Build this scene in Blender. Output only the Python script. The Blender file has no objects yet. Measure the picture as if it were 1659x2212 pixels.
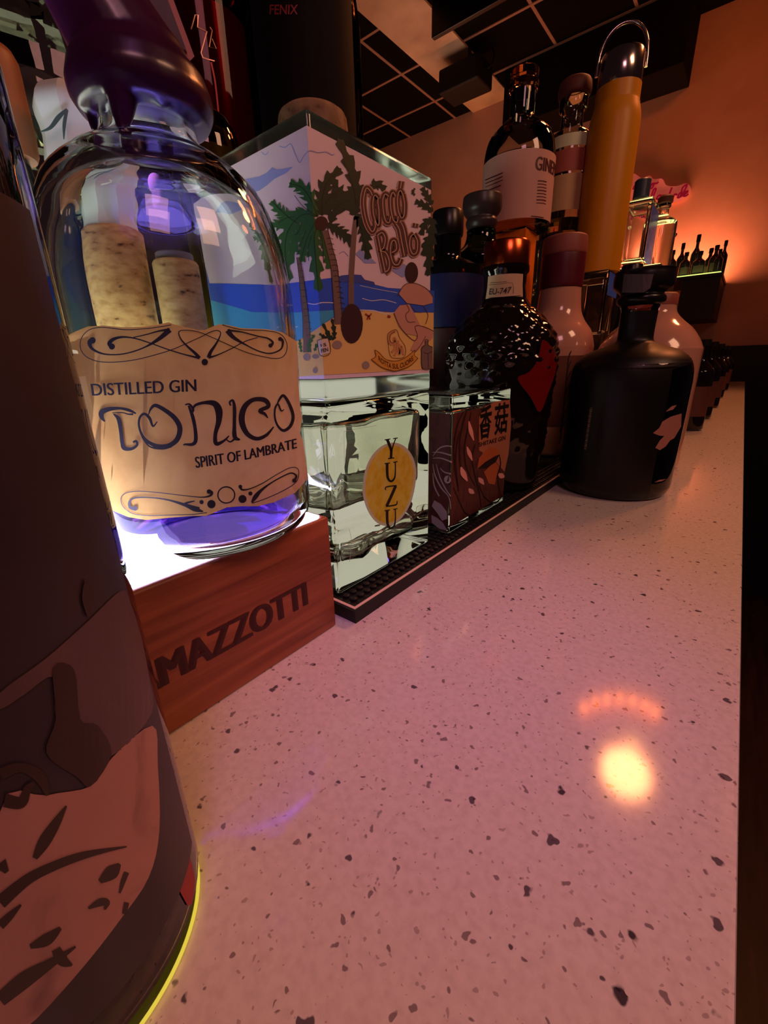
import bpy, bmesh, math, random
from mathutils import Vector, Matrix, noise
random.seed(7)
S = 0.12                      # metres per layout unit (camera height over the counter)
W, H, F = 1659.0, 2212.0, 912.0
C = bpy.context.scene.collection
SC = bpy.context.scene

# ------------------------------------------------------------------ camera
_v1 = Vector((1610 - W/2, 765 - H/2, F))
_xn = 70.0
_yn = (_v1[0]*_xn + F*F) / -_v1[1]
_Y = _v1.normalized()
_Z = -Vector((_xn, _yn, F)).normalized()
_X = _Y.cross(_Z)
RW = Matrix((_X, _Y, _Z))      # image frame (right, down, forward) -> world
EYE = Vector((0, 0, 1.0))
def ray(px, py): return RW @ Vector((px - W/2, py - H/2, F))
cam = bpy.data.cameras.new('camera')
cam.sensor_fit = 'VERTICAL'; cam.sensor_height = 36.0; cam.lens = F/H*36.0
cam.clip_start = 0.002; cam.clip_end = 50
camo = bpy.data.objects.new('camera', cam); C.objects.link(camo)
r, d, f = RW.col[0], RW.col[1], RW.col[2]
m = Matrix(((r[0], -d[0], -f[0]), (r[1], -d[1], -f[1]), (r[2], -d[2], -f[2]))).to_4x4()
m.translation = EYE * S
camo.matrix_world = m
SC.camera = camo

# ------------------------------------------------------------------ view, world, lights
SC.view_settings.view_transform = 'Standard'
SC.view_settings.look = 'None'
SC.view_settings.gamma = 1.0
SC.view_settings.use_curve_mapping = False
SC.view_settings.exposure = 0.15
SC.cycles.max_bounces = 14
SC.cycles.transmission_bounces = 12
SC.cycles.transparent_max_bounces = 24
SC.cycles.sample_clamp_indirect = 4.0
wd = bpy.data.worlds.new('bar_gloom'); SC.world = wd; wd.use_nodes = True
wd.node_tree.nodes['Background'].inputs[0].default_value = (0.5, 0.22, 0.25, 1)
wd.node_tree.nodes['Background'].inputs[1].default_value = 0.02

def light(name, kind, loc, power, color, size=0.1, aim=None, spot=None, blend=0.5, size_y=None):
    l = bpy.data.lights.new(name, kind)
    l.energy = power; l.color = color
    if kind == 'AREA':
        l.size = size*S
        if size_y: l.shape = 'RECTANGLE'; l.size_y = size_y*S
    else:
        l.shadow_soft_size = size*S
    if spot: l.spot_size = math.radians(spot); l.spot_blend = blend
    o = bpy.data.objects.new(name, l); C.objects.link(o)
    o.location = Vector(loc)*S
    if aim is not None:
        o.rotation_euler = (Vector(aim) - Vector(loc)).to_track_quat('-Z', 'Y').to_euler()
    return o
light('pendant_glow', 'SPOT', (-0.46, 12.1, 11.2), 15, (1.0, 0.34, 0.11), 0.66, aim=(-0.5, 7.5, 0), spot=112, blend=0.35)
light('added_spot_right', 'SPOT', (3.5, 13.6, 11.5), 23, (1.0, 0.27, 0.085), 0.8, aim=(-0.5, 8.5, 0), spot=84, blend=0.5)  # unseen spot added for more warm light; its reflection misses the counter
light('room_orange', 'AREA', (6.0, 3.0, 7.5), 2.6, (1.0, 0.48, 0.28), 2.5, aim=(-1.2, 2.6, 0.4))
light('room_magenta', 'AREA', (3.2, -2.2, 6.5), 1.15, (1.0, 0.42, 0.48), 2.0, aim=(-0.6, 0.9, 0))
light('room_violet', 'SPOT', (0.9, -0.6, 5.0), 2.6, (0.70, 0.22, 1.0), 0.4, aim=(-0.62, 1.3, 0), spot=26, blend=1.0)
light('shelf_uplight', 'AREA', (-2.9, 22.7, 3.9), 3.0, (1.0, 0.24, 0.12), 3.2, aim=(-2.9, 23.5, 6.2), size_y=0.5)
light('wall_uplight', 'AREA', (-12.5, 22.4, 2.2), 6, (1.0, 0.30, 0.09), 12.0, aim=(-12.5, 23.8, 5.5), size_y=0.5)
light('ceiling_wash', 'AREA', (-11.6, 18.0, 8.0), 0.8, (1.0, 0.55, 0.38), 3.0, aim=(-11.6, 19.0, 12.7))

# ------------------------------------------------------------------ materials
def lin(c):
    return tuple(((v/255)/12.92 if v/255 <= 0.04045 else ((v/255 + 0.055)/1.055)**2.4) for v in c) + (1.0,)
MATS = {}
def mat(name, rgb=(200, 200, 200), rough=0.5, metal=0.0, spec=0.5, emit=None, estr=0.0, coat=0.0, trans=0.0, ior=1.45, alpha=1.0):
    if name in MATS: return MATS[name]
    m = bpy.data.materials.new(name); m.use_nodes = True
    b = m.node_tree.nodes['Principled BSDF']
    b.inputs['Base Color'].default_value = lin(rgb)
    b.inputs['Roughness'].default_value = rough
    b.inputs['Metallic'].default_value = metal
    b.inputs['Specular IOR Level'].default_value = spec
    b.inputs['Coat Weight'].default_value = coat
    b.inputs['Transmission Weight'].default_value = trans
    b.inputs['IOR'].default_value = ior
    if emit:
        b.inputs['Emission Color'].default_value = lin(emit)
        b.inputs['Emission Strength'].default_value = estr
    MATS[name] = m
    return m
def nt(m):
    return m.node_tree.nodes, m.node_tree.links
def glass(name, rgb=(255, 255, 255), rough=0.0, ior=1.45):
    if name in MATS: return MATS[name]
    m = bpy.data.materials.new(name); m.use_nodes = True
    n, l = nt(m); n.remove(n['Principled BSDF'])
    g = n.new('ShaderNodeBsdfGlass'); g.inputs['Color'].default_value = lin(rgb)
    g.inputs['Roughness'].default_value = rough; g.inputs['IOR'].default_value = ior
    l.new(g.outputs[0], n['Material Output'].inputs[0]); MATS[name] = m
    return m
def thin_glass(name, rgb=(255, 255, 255), gloss=1.0, rough=0.02):
    """one sheet of tinted glass with its Fresnel mirror"""
    if name in MATS: return MATS[name]
    m = bpy.data.materials.new(name); m.use_nodes = True
    n, l = nt(m); n.remove(n['Principled BSDF'])
    t = n.new('ShaderNodeBsdfTransparent'); t.inputs[0].default_value = lin(rgb)
    g = n.new('ShaderNodeBsdfGlossy'); g.inputs['Roughness'].default_value = rough
    g.inputs['Color'].default_value = (gloss, gloss, gloss, 1)
    fr = n.new('ShaderNodeFresnel'); fr.inputs['IOR'].default_value = 1.5
    ms = n.new('ShaderNodeMixShader')
    l.new(fr.outputs[0], ms.inputs[0]); l.new(t.outputs[0], ms.inputs[1]); l.new(g.outputs[0], ms.inputs[2])
    l.new(ms.outputs[0], n['Material Output'].inputs[0]); MATS[name] = m
    return m
def noisy(name, stops, scale=(1, 1, 1), nscale=5.0, detail=6.0, rough=0.5, distort=0.0, spec=0.5, translucent=0.0, bump=0.0, coat=0.0):
    """noise pattern run through a colour ramp; scale stretches it"""
    if name in MATS: return MATS[name]
    m = bpy.data.materials.new(name); m.use_nodes = True
    n, l = nt(m); b = n['Principled BSDF']
    tc = n.new('ShaderNodeTexCoord'); mp = n.new('ShaderNodeMapping')
    mp.inputs['Scale'].default_value = scale
    l.new(tc.outputs['Object'], mp.inputs[0])
    nz = n.new('ShaderNodeTexNoise'); nz.inputs['Scale'].default_value = nscale
    nz.inputs['Detail'].default_value = detail; nz.inputs['Distortion'].default_value = distort
    l.new(mp.outputs[0], nz.inputs['Vector'])
    cr = n.new('ShaderNodeValToRGB')
    e = cr.color_ramp.elements
    e[0].position, e[0].color = stops[0][0], lin(stops[0][1])
    e[1].position, e[1].color = stops[-1][0], lin(stops[-1][1])
    for p, c in stops[1:-1]:
        x = e.new(p); x.color = lin(c)
    l.new(nz.outputs[0], cr.inputs[0]); l.new(cr.outputs[0], b.inputs['Base Color'])
    b.inputs['Roughness'].default_value = rough; b.inputs['Specular IOR Level'].default_value = spec
    b.inputs['Coat Weight'].default_value = coat
    if bump:
        bp = n.new('ShaderNodeBump'); bp.inputs['Strength'].default_value = bump; bp.inputs['Distance'].default_value = 0.001
        l.new(nz.outputs[0], bp.inputs['Height']); l.new(bp.outputs[0], b.inputs['Normal'])
    if translucent:
        t = n.new('ShaderNodeBsdfTranslucent'); l.new(cr.outputs[0], t.inputs[0])
        ms = n.new('ShaderNodeMixShader'); ms.inputs[0].default_value = translucent
        l.new(b.outputs[0], ms.inputs[1]); l.new(t.outputs[0], ms.inputs[2])
        l.new(ms.outputs[0], n['Material Output'].inputs[0])
    MATS[name] = m
    return m
def emission(name, rgb, strength):
    if name in MATS: return MATS[name]
    m = bpy.data.materials.new(name); m.use_nodes = True
    n, l = nt(m); n.remove(n['Principled BSDF'])
    e = n.new('ShaderNodeEmission'); e.inputs[0].default_value = lin(rgb); e.inputs[1].default_value = strength
    l.new(e.outputs[0], n['Material Output'].inputs[0]); MATS[name] = m
    return m

def counter_material():
    m = bpy.data.materials.new('speckled_quartz'); m.use_nodes = True
    n, l = nt(m); b = n['Principled BSDF']
    tc = n.new('ShaderNodeTexCoord')
    warp = n.new('ShaderNodeTexNoise'); warp.inputs['Scale'].default_value = 260
    l.new(tc.outputs['Object'], warp.inputs['Vector'])
    wv = n.new('ShaderNodeVectorMath'); wv.operation = 'SCALE'; wv.inputs['Scale'].default_value = 0.0042
    l.new(warp.outputs['Color'], wv.inputs[0])
    ad = n.new('ShaderNodeVectorMath'); ad.operation = 'ADD'
    l.new(tc.outputs['Object'], ad.inputs[0]); l.new(wv.outputs[0], ad.inputs[1])
    base = n.new('ShaderNodeTexNoise'); base.inputs['Scale'].default_value = 420; base.inputs['Detail'].default_value = 3
    l.new(tc.outputs['Object'], base.inputs['Vector'])
    cr = n.new('ShaderNodeValToRGB')
    cr.color_ramp.elements[0].position = 0.3; cr.color_ramp.elements[0].color = lin((214, 204, 196))
    cr.color_ramp.elements[1].position = 0.62; cr.color_ramp.elements[1].color = lin((226, 217, 209))
    l.new(base.outputs[0], cr.inputs[0])
    col = cr.outputs[0]
    for sc_, size, keep, tint, amt in ((760, 0.42, 0.70, (130, 100, 98), 0.5), (420, 0.40, 0.80, (84, 60, 72), 0.7), (230, 0.36, 0.86, (50, 32, 58), 0.85), (130, 0.23, 0.84, (34, 20, 42), 0.92)):
        v = n.new('ShaderNodeTexVoronoi'); v.inputs['Scale'].default_value = sc_
        l.new(ad.outputs[0], v.inputs['Vector'])
        sep = n.new('ShaderNodeSeparateColor'); l.new(v.outputs['Color'], sep.inputs[0])
        # radius depends on the cell's own random number, most cells get none
        mr = n.new('ShaderNodeMapRange'); mr.inputs['From Min'].default_value = keep; mr.inputs['From Max'].default_value = 1.0
        mr.inputs['To Min'].default_value = 0.0; mr.inputs['To Max'].default_value = size
        l.new(sep.outputs[0], mr.inputs['Value'])
        sub = n.new('ShaderNodeMath'); sub.operation = 'SUBTRACT'
        l.new(mr.outputs[0], sub.inputs[0]); l.new(v.outputs['Distance'], sub.inputs[1])
        k = n.new('ShaderNodeMath'); k.operation = 'MULTIPLY'; k.use_clamp = True; k.inputs[1].default_value = 14
        l.new(sub.outputs[0], k.inputs[0])
        k2 = n.new('ShaderNodeMath'); k2.operation = 'MULTIPLY'; k2.inputs[1].default_value = amt
        l.new(k.outputs[0], k2.inputs[0])
        mx = n.new('ShaderNodeMix'); mx.data_type = 'RGBA'
        mx.inputs[7].default_value = lin(tint)
        l.new(k2.outputs[0], mx.inputs[0]); l.new(col, mx.inputs[6]); col = mx.outputs[2]
    l.new(col, b.inputs['Base Color'])
    b.inputs['Roughness'].default_value = 0.09
    b.inputs['Specular IOR Level'].default_value = 0.45
    return m

# ------------------------------------------------------------------ mesh helpers (all in layout units, world coordinates)
def bm_new(): return bmesh.new()
def lathe(bm, prof, c=(0, 0), seg=48, sx=1.0, sy=1.0, cap0=True, cap1=True, flip=False):
    rings = []
    for (r, z) in prof:
        if r < 1e-5:
            rings.append([bm.verts.new((c[0], c[1], z))])
        else:
            rings.append([bm.verts.new((c[0] + r*sx*math.cos(2*math.pi*k/seg), c[1] + r*sy*math.sin(2*math.pi*k/seg), z)) for k in range(seg)])
    fs = []
    for a, b in zip(rings, rings[1:]):
        if len(a) == 1 and len(b) == 1: continue
        for k in range(seg):
            j = (k+1) % seg
            if len(a) == 1: fs.append(bm.faces.new((a[0], b[j], b[k])))
            elif len(b) == 1: fs.append(bm.faces.new((a[k], a[j], b[0])))
            else: fs.append(bm.faces.new((a[k], a[j], b[j], b[k])))
    if cap0 and len(rings[0]) > 1: fs.append(bm.faces.new(rings[0][::-1]))
    if cap1 and len(rings[-1]) > 1: fs.append(bm.faces.new(rings[-1]))
    if flip:
        for f_ in fs: f_.normal_flip()
    return bm
def smooth_profile(pts, n=6):
    """Catmull-Rom through (r, z) points"""
    return [tuple(p) for p in spline(pts, n)]
def spline(pts, n=8, closed=False):
    P = [Vector(p) for p in pts]; out = []; N = len(P)
    rng = N if closed else N-1
    for i in range(rng):
        if closed: p0, p1, p2, p3 = P[(i-1) % N], P[i], P[(i+1) % N], P[(i+2) % N]
        else: p0, p1, p2, p3 = P[max(i-1, 0)], P[i], P[i+1], P[min(i+2, N-1)]
        for k in range(n):
            t = k/n
            out.append(0.5*((2*p1) + (p2-p0)*t + (2*p0-5*p1+4*p2-p3)*t*t + (3*p1-p0-3*p2+p3)*t**3))
    if not closed: out.append(P[-1])
    return out
def box(bm, x0, x1, y0, y1, z0, z1, bev=0.0, seg=3, flip=False):
    b2 = bmesh.new()
    vs = [b2.verts.new(p) for p in ((x0, y0, z0), (x1, y0, z0), (x1, y1, z0), (x0, y1, z0), (x0, y0, z1), (x1, y0, z1), (x1, y1, z1), (x0, y1, z1))]
    for q in ((3, 2, 1, 0), (4, 5, 6, 7), (0, 1, 5, 4), (1, 2, 6, 5), (2, 3, 7, 6), (3, 0, 4, 7)):
        b2.faces.new([vs[i] for i in q])
    if bev: bmesh.ops.bevel(b2, geom=list(b2.edges), offset=bev, segments=seg, profile=0.5, affect='EDGES')
    if flip: bmesh.ops.reverse_faces(b2, faces=list(b2.faces))
    merge(bm, b2); return bm
def merge(bm, b2, mx=None):
    mp = {}
    for v in b2.verts: mp[v] = bm.verts.new(mx @ v.co if mx else v.co)
    for f_ in b2.faces:
        try: bm.faces.new([mp[v] for v in f_.verts])
        except ValueError: pass
    b2.free()
def tube(bm, pts, rad, seg=10, closed=False):
    P = [Vector(p) for p in pts]; N = len(P); rings = []
    R = rad if isinstance(rad, (list, tuple)) else [rad]*N
    up = Vector((0.13, 0.21, 0.97))
    for i, p in enumerate(P):
        t = (P[(i+1) % N] - P[i-1]) if closed else (P[min(i+1, N-1)] - P[max(i-1, 0)])
        t.normalize()
        a = t.cross(up)
        if a.length < 1e-4: a = t.cross(Vector((1, 0, 0)))
        a.normalize(); b = t.cross(a)
        rings.append([bm.verts.new(p + R[i]*(a*math.cos(2*math.pi*k/seg) + b*math.sin(2*math.pi*k/seg))) for k in range(seg)])
    for i in range(N if closed else N-1):
        A, B = rings[i], rings[(i+1) % N]
        for k in range(seg):
            j = (k+1) % seg
            bm.faces.new((A[k], B[k], B[j], A[j]))
    if not closed:
        bm.faces.new(rings[0]); bm.faces.new(rings[-1][::-1])
    return bm
def prism(bm, poly, to3, thick):
    """solid from a 2-D outline; to3(u, v, depth) gives the point"""
    a = [bm.verts.new(to3(u, v, 0)) for u, v in poly]; b = [bm.verts.new(to3(u, v, thick)) for u, v in poly]
    bm.faces.new(a); bm.faces.new(b[::-1]); N = len(poly)
    for i in range(N):
        j = (i+1) % N; bm.faces.new((a[i], b[i], b[j], a[j]))
    return bm

def root_of(o):
    while o.parent: o = o.parent
    return o
ROOTLOC = {}
def thing(name, label, cat, loc, group=None):
    o = bpy.data.objects.new(name, None); C.objects.link(o)
    o.empty_display_size = 0.02
    o.location = Vector(loc)*S; ROOTLOC[o.name] = Vector(loc)
    o['label'] = label; o['category'] = cat
    if group: o['group'] = group
    return o
def obj(name, bm, material, parent=None, smooth=None, label=None, kind=None, fix=True):
    """link the collected shape as one mesh object; smooth = edge angle in degrees for shading"""
    if fix: bmesh.ops.recalc_face_normals(bm, faces=list(bm.faces))
    org = ROOTLOC.get(root_of(parent).name, Vector((0, 0, 0))) if parent else Vector((0, 0, 0))
    for v in bm.verts: v.co = (v.co - org)*S
    me = bpy.data.meshes.new(name); bm.to_mesh(me); bm.free()
    if smooth:
        for p in me.polygons: p.use_smooth = True
        try: me.set_sharp_from_angle(angle=math.radians(smooth))
        except Exception: pass
    for mm in (material if isinstance(material, (list, tuple)) else [material]): me.materials.append(mm)
    o = bpy.data.objects.new(name, me); C.objects.link(o)
    if parent: o.parent = parent
    if label: o['label'] = label
    if kind: o['kind'] = kind
    return o
def solo(name, bm, material, label, cat, smooth=None, group=None):
    """a thing that is one mesh: origin at its base"""
    zs = min(v.co.z for v in bm.verts); cx = sum(v.co.x for v in bm.verts)/len(bm.verts); cy = sum(v.co.y for v in bm.verts)/len(bm.verts)
    org = Vector((cx, cy, zs))
    for v in bm.verts: v.co = v.co - org
    o = obj(name, bm, material, None, smooth)
    o.location = org*S; o['label'] = label; o['category'] = cat; ROOTLOC[o.name] = org
    if group: o['group'] = group
    return o
def struct(name, bm, material, parent=None, smooth=None):
    o = obj(name, bm, material, parent, smooth)
    if parent is None: o['kind'] = 'structure'
    return o

# ------------------------------------------------------------------ printing on surfaces
def surf_x(x, off):                       # plane facing +x
    def g(px, py):
        d = ray(px, py); t = (x + off)/d.x
        return EYE + d*t
    return g
def surf_y(y, off):                       # plane facing -y
    def g(px, py):
        d = ray(px, py); t = (y - off)/d.y
        return EYE + d*t
    return g
def surf_cyl(c, r, off):                  # upright round wall, seen from outside
    cx, cy = c; R = r + off
    def g(px, py):
        d = ray(px, py)
        a = d.x*d.x + d.y*d.y; b = -2*(d.x*cx + d.y*cy); k = cx*cx + cy*cy - R*R
        q = b*b - 4*a*k
        t = (-b - math.sqrt(q))/(2*a) if q > 0 else -b/(2*a)
        p = EYE + d*t
        if q <= 0:
            v = Vector((p.x-cx, p.y-cy)).normalized()*R
            p.x, p.y = cx+v.x, cy+v.y
        return p
    return g
def offset_map(f, s, o): return lambda p: (o[0] + p[0]/s, o[1] + p[1]/s)
def stroke(bm, pts, widths, g, tr=lambda p: p, n=7, wscale=1.0):
    """a ribbon of varying width along a smooth line"""
    if not isinstance(widths, (list, tuple)): widths = [widths]*len(pts)
    P = spline([(p[0], p[1], w) for p, w in zip(pts, widths)], n)
    A, B = [], []
    for i, p in enumerate(P):
        t = Vector((P[min(i+1, len(P)-1)].x - P[max(i-1, 0)].x, P[min(i+1, len(P)-1)].y - P[max(i-1, 0)].y))
        if t.length < 1e-6: t = Vector((1, 0))
        t.normalize(); nx, ny = -t.y, t.x; w = max(p.z, 0.6)*0.5*wscale
        A.append(bm.verts.new(g(*tr((p.x + nx*w, p.y + ny*w))))); B.append(bm.verts.new(g(*tr((p.x - nx*w, p.y - ny*w)))))
    for i in range(len(P)-1): bm.faces.new((A[i], B[i], B[i+1], A[i+1]))
def dot(bm, c, r, g, tr=lambda p: p, ry=None, rot=0, n=20):
    ry = ry or r; cs, sn = math.cos(rot), math.sin(rot)
    vs = []
    for k in range(n):
        x, y = r*math.cos(2*math.pi*k/n), ry*math.sin(2*math.pi*k/n)
        vs.append(bm.verts.new(g(*tr((c[0] + x*cs - y*sn, c[1] + x*sn + y*cs)))))
    bm.faces.new(vs)
def fill(bm, poly, g, tr=lambda p: p, slices=None):
    """filled outline, cut into upright slices so that it can follow a curved wall"""
    b2 = bmesh.new()
    vs = [b2.verts.new((p[0], p[1], 0)) for p in poly]
    b2.faces.new(vs); b2.normal_update()
    bmesh.ops.triangulate(b2, faces=list(b2.faces))
    if slices:
        x0, x1 = min(p[0] for p in poly), max(p[0] for p in poly)
        for k in range(1, slices):
            bmesh.ops.bisect_plane(b2, geom=list(b2.verts)+list(b2.edges)+list(b2.faces), plane_co=(x0+(x1-x0)*k/slices, 0, 0), plane_no=(1, 0, 0))
    for v in b2.verts: v.co = g(*tr((v.co.x, v.co.y)))
    merge(bm, b2)
def text(bm, s, quad, g, tr=lambda p: p, bold=0.0, slices=0, shear=0.0):
    """letters stretched into the quad TL, TR, BR, BL (or TL, TM, TR, BR, BM, BL)"""
    cu = bpy.data.curves.new('t', 'FONT'); cu.body = s; cu.size = 1; cu.offset = bold; cu.resolution_u = 4; cu.shear = shear
    o = bpy.data.objects.new('t', cu); C.objects.link(o)
    dg = bpy.context.evaluated_depsgraph_get()
    me = bpy.data.meshes.new_from_object(o.evaluated_get(dg))
    b2 = bmesh.new(); b2.from_mesh(me)
    bpy.data.objects.remove(o); bpy.data.curves.remove(cu); bpy.data.meshes.remove(me)
    if not b2.verts: return
    x0, x1 = min(v.co.x for v in b2.verts), max(v.co.x for v in b2.verts)
    y0, y1 = min(v.co.y for v in b2.verts), max(v.co.y for v in b2.verts)
    for k in range(1, slices):
        bmesh.ops.bisect_plane(b2, geom=list(b2.verts)+list(b2.edges)+list(b2.faces), plane_co=(x0+(x1-x0)*k/slices, 0, 0), plane_no=(1, 0, 0))
    Q = [Vector(q) for q in quad]
    for v in b2.verts:
        u = (v.co.x-x0)/(x1-x0); w = (v.co.y-y0)/(y1-y0)
        if len(Q) == 4: top = Q[0].lerp(Q[1], u); bot = Q[3].lerp(Q[2], u)
        else:
            def q3(a, b, c): return a*(1-u)*(1-2*u) + b*4*u*(1-u) + c*u*(2*u-1)
            top = q3(Q[0], Q[1], Q[2]); bot = q3(Q[5], Q[4], Q[3])
        p = bot.lerp(top, w)
        v.co = g(*tr((p.x, p.y)))
    merge(bm, b2)
def flat(name, bm, material, parent, label=None):
    return obj(name, bm, material, parent, None, label, fix=False)

# ================================================================== THE ROOM
YW, ZC = 23.5, 12.75
PL = noisy('painted_plaster', [(0.3, (196, 150, 128)), (0.7, (206, 160, 138))], nscale=8, rough=0.9, spec=0.1)
DK = mat('dark_panel', (26, 18, 22), 0.6)
bm = bm_new(); box(bm, -24, 8, YW, YW+0.6, 1.33, ZC); struct('wall_back', bm, PL)
bm = bm_new(); box(bm, -24, 8, YW-0.12, YW+0.6, -9.3, 1.33); struct('trim_1', bm, DK)
bm = bm_new(); box(bm, -24, 8, -6, YW+0.6, -9.6, -9.3)
struct('floor', bm, noisy('dark_floor_boards', [(0.3, (34, 20, 20)), (0.7, (58, 36, 34))], scale=(9, 1, 1), nscale=6, rough=0.5))
bm = bm_new(); box(bm, -24, 8, 6, YW+0.6, ZC, ZC+0.3)
ceil = struct('ceiling', bm, mat('black_ceiling_tile', (18, 15, 17), 0.95, spec=0.05))
GRID = mat('ceiling_grid_metal', (150, 118, 105), 0.6)
bm = bm_new()
for k in range(-6, 7):
    x = -8.15 + 2.83*k
    if x < 8: box(bm, x-0.055, x+0.055, 6, YW, ZC-0.02, ZC)
for k in range(0, 6):
    y = 21.55 - 2.66*k; box(bm, -24, 8, y-0.055, y+0.055, ZC-0.03, ZC)
obj('ceiling_grid', bm, GRID, ceil, kind='structure')
bm = bm_new(); box(bm, -12.8, -10.8, 6, YW, ZC-0.10, ZC-0.03)
struct('trim_2', bm, noisy('bare_plasterboard', [(0.3, (176, 150, 130)), (0.7, (214, 190, 166))], nscale=6, rough=0.9))
bm = bm_new(); box(bm, -10.3, -3.6, 21.6, YW, 10.67, ZC, 0.03)
struct('trim_3', bm, mat('black_bulkhead', (17, 14, 17), 0.9, spec=0.1))

# ceiling speaker box on a drop pole beside the pale strip
t = thing('projector', 'black boxy projector on a drop pole under the pale ceiling strip', 'projector', (-11.0, 19.4, 11.0))
BLK = mat('matt_black', (11, 10, 12), 0.6, spec=0.3)
bm = bm_new(); box(bm, -11.95, -10.15, 18.9, 20.2, 11.45, 12.25, 0.08); obj('body', bm, BLK, t)
bm = bm_new(); tube(bm, [(-10.7, 19.2, 12.25), (-10.7, 19.2, ZC-0.1)], 0.07); obj('pole', bm, BLK, t)
bm = bm_new()
tube(bm, spline([(-10.2, 19.6, 12.1), (-10.0, 19.5, 11.9), (-9.9, 19.7, 12.2), (-10.1, 20.0, 12.7)], 8), 0.03, 6); obj('cable', bm, BLK, t)
t = thing('ceiling_screen', 'black flat screen hung under the ceiling in front of the projector', 'screen', (-10.4, 16.4, 10.9))
bm = bm_new(); box(bm, -10.55, -6.9, 16.2, 16.4, 11.6, 12.6, 0.03); obj('panel', bm, mat('screen_black', (13, 12, 14), 0.35), t)
bm = bm_new(); box(bm, -9.2, -9.0, 16.22, 16.38, 12.6, ZC); obj('bracket', bm, BLK, t)

# pendant lamp, known from its mirror image in the counter
t = thing('pendant_lamp', 'round warm ceiling lamp with a ring of small bulbs over the bar', 'lamp', (-0.9, 15.7, ZC))
bm = bm_new(); lathe(bm, [(0.0, 12.35), (2.2, 12.38), (2.5, 12.5), (2.5, 12.72)], (-0.9, 15.9), 40)
obj('canopy', bm, mat('brushed_bronze', (190, 130, 90), 0.45, 0.3), t, 40)
def mirror(px, py, z):               # where the sight line goes after bouncing off the counter
    d = ray(px, py); t0 = -1.0/d.z; q = EYE + d*t0
    return Vector((q.x, q.y, 0)) + Vector((d.x, d.y, -d.z))*(z/-d.z)
for px, py in ((1262, 1526), (1287, 1514), (1312, 1508), (1340, 1506), (1367, 1511), (1394, 1521), (1416, 1535)):
    q = mirror(px, py, 12.1)
    bm = bm_new(); lathe(bm, [(0, 11.98), (0.09, 12.02), (0.13, 12.13), (0.10, 12.25), (0.05, 12.36)], (q.x, q.y), 12)
    obj('bulb', bm, emission('small_warm_bulb', (255, 120, 40), 40), t, 60)
bm = bm_new(); lathe(bm, [(0, 11.62), (0.14, 11.66), (0.2, 11.8), (0.17, 11.95), (0.08, 12.1), (0.07, 12.36)], (-0.5, 14.1), 20)
obj('large_bulb', bm, emission('warm_bulb', (255, 170, 90), 12), t, 60)

# ================================================================== COUNTER, MAT, LIT STEP
bm = bm_new(); box(bm, -5.2, 0.19, -1.6, 22.1, -0.28, 0.0, 0.012, 2)
cm = counter_material()
o = solo('counter_top', bm, cm, 'long pale speckled stone bar counter under the bottles', 'counter')
bm = bm_new(); box(bm, -5.0, 0.02, -1.4, 21.9, -9.299, -0.282)
solo('bar_cabinet', bm, mat('bar_front', (28, 20, 22), 0.6), 'dark bar cabinet under the stone counter', 'cabinet')

MX0, MX1, MY0, MY1 = -2.0, -1.035, 1.065, 6.2
t = thing('bar_mat', 'long black rubber bar mat with pale rim line under the front bottles', 'mat', (-1.5, 3.5, 0.0005))
RUB = mat('black_rubber', (20, 18, 18), 0.55)
bm = bm_new(); box(bm, MX0, MX1, MY0, MY1, 0.0005, 0.012); obj('base', bm, RUB, t)
bm = bm_new()
wd_ = 0.028
def frame(bm, z0, z1, ins, w):
    x0, x1, y0, y1 = MX0+ins, MX1-ins, MY0+ins, MY1-ins
    box(bm, x0, x1, y0, y0+w, z0, z1); box(bm, x0, x1, y1-w, y1, z0, z1)
    box(bm, x0, x0+w, y0+w, y1-w, z0, z1); box(bm, x1-w, x1, y0+w, y1-w, z0, z1)
frame(bm, 0.012, 0.056, 0.0, 0.036); obj('rim', bm, RUB, t)
bm = bm_new(); frame(bm, 0.056, 0.058, 0.012, 0.014); obj('rim_line', bm, mat('pale_rubber_line', (235, 205, 185), 0.6), t, label='pale line along the rim')
bm = bm_new()
for i in range(12):
    for j in range(90):
        x, y = MX1-0.07-0.045*i, MY0+0.07+0.045*j
        lathe(bm, [(0.016, 0.012), (0.016, 0.024), (0.012, 0.027)], (x, y), 8, cap0=False)
obj('nub', bm, RUB, t, 40, kind='stuff')
ZM = 0.0275

for lb_, x1_, y0_, y1_ in (('low glowing display step at the back left of the counter, under the cork canisters', -1.72, -0.3, 1.1), ('low glowing display step behind the clear square flask, under the amber bottles', -2.03, 1.104, 3.05)):
    t = thing('lit_step', lb_, 'shelf', ((x1_-3.6)/2, (y0_+y1_)/2, 0.0))
    bm = bm_new(); box(bm, -3.6, x1_, y0_, y1_, 0.001, 1.061, 0.006, 2); obj('body', bm, mat('step_grey', (70, 68, 66), 0.4), t, 30)
    bm = bm_new(); box(bm, x1_, x1_+0.008, y0_+0.05, y1_-0.05, 0.10, 0.98); obj('front_fill', bm, emission('step_front_fill', (236, 232, 214), 0.55), t, label='front panel with an added glow to brighten the glass')  # front glow added to brighten the flasks standing before it
    bm = bm_new(); box(bm, -3.57, x1_-0.03, y0_+0.03, y1_-0.03, 1.0612, 1.075); obj('light_panel', bm, emission('step_light', (238, 240, 220), 4.5), t, label='glowing white top panel')
ZS = 1.076

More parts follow.
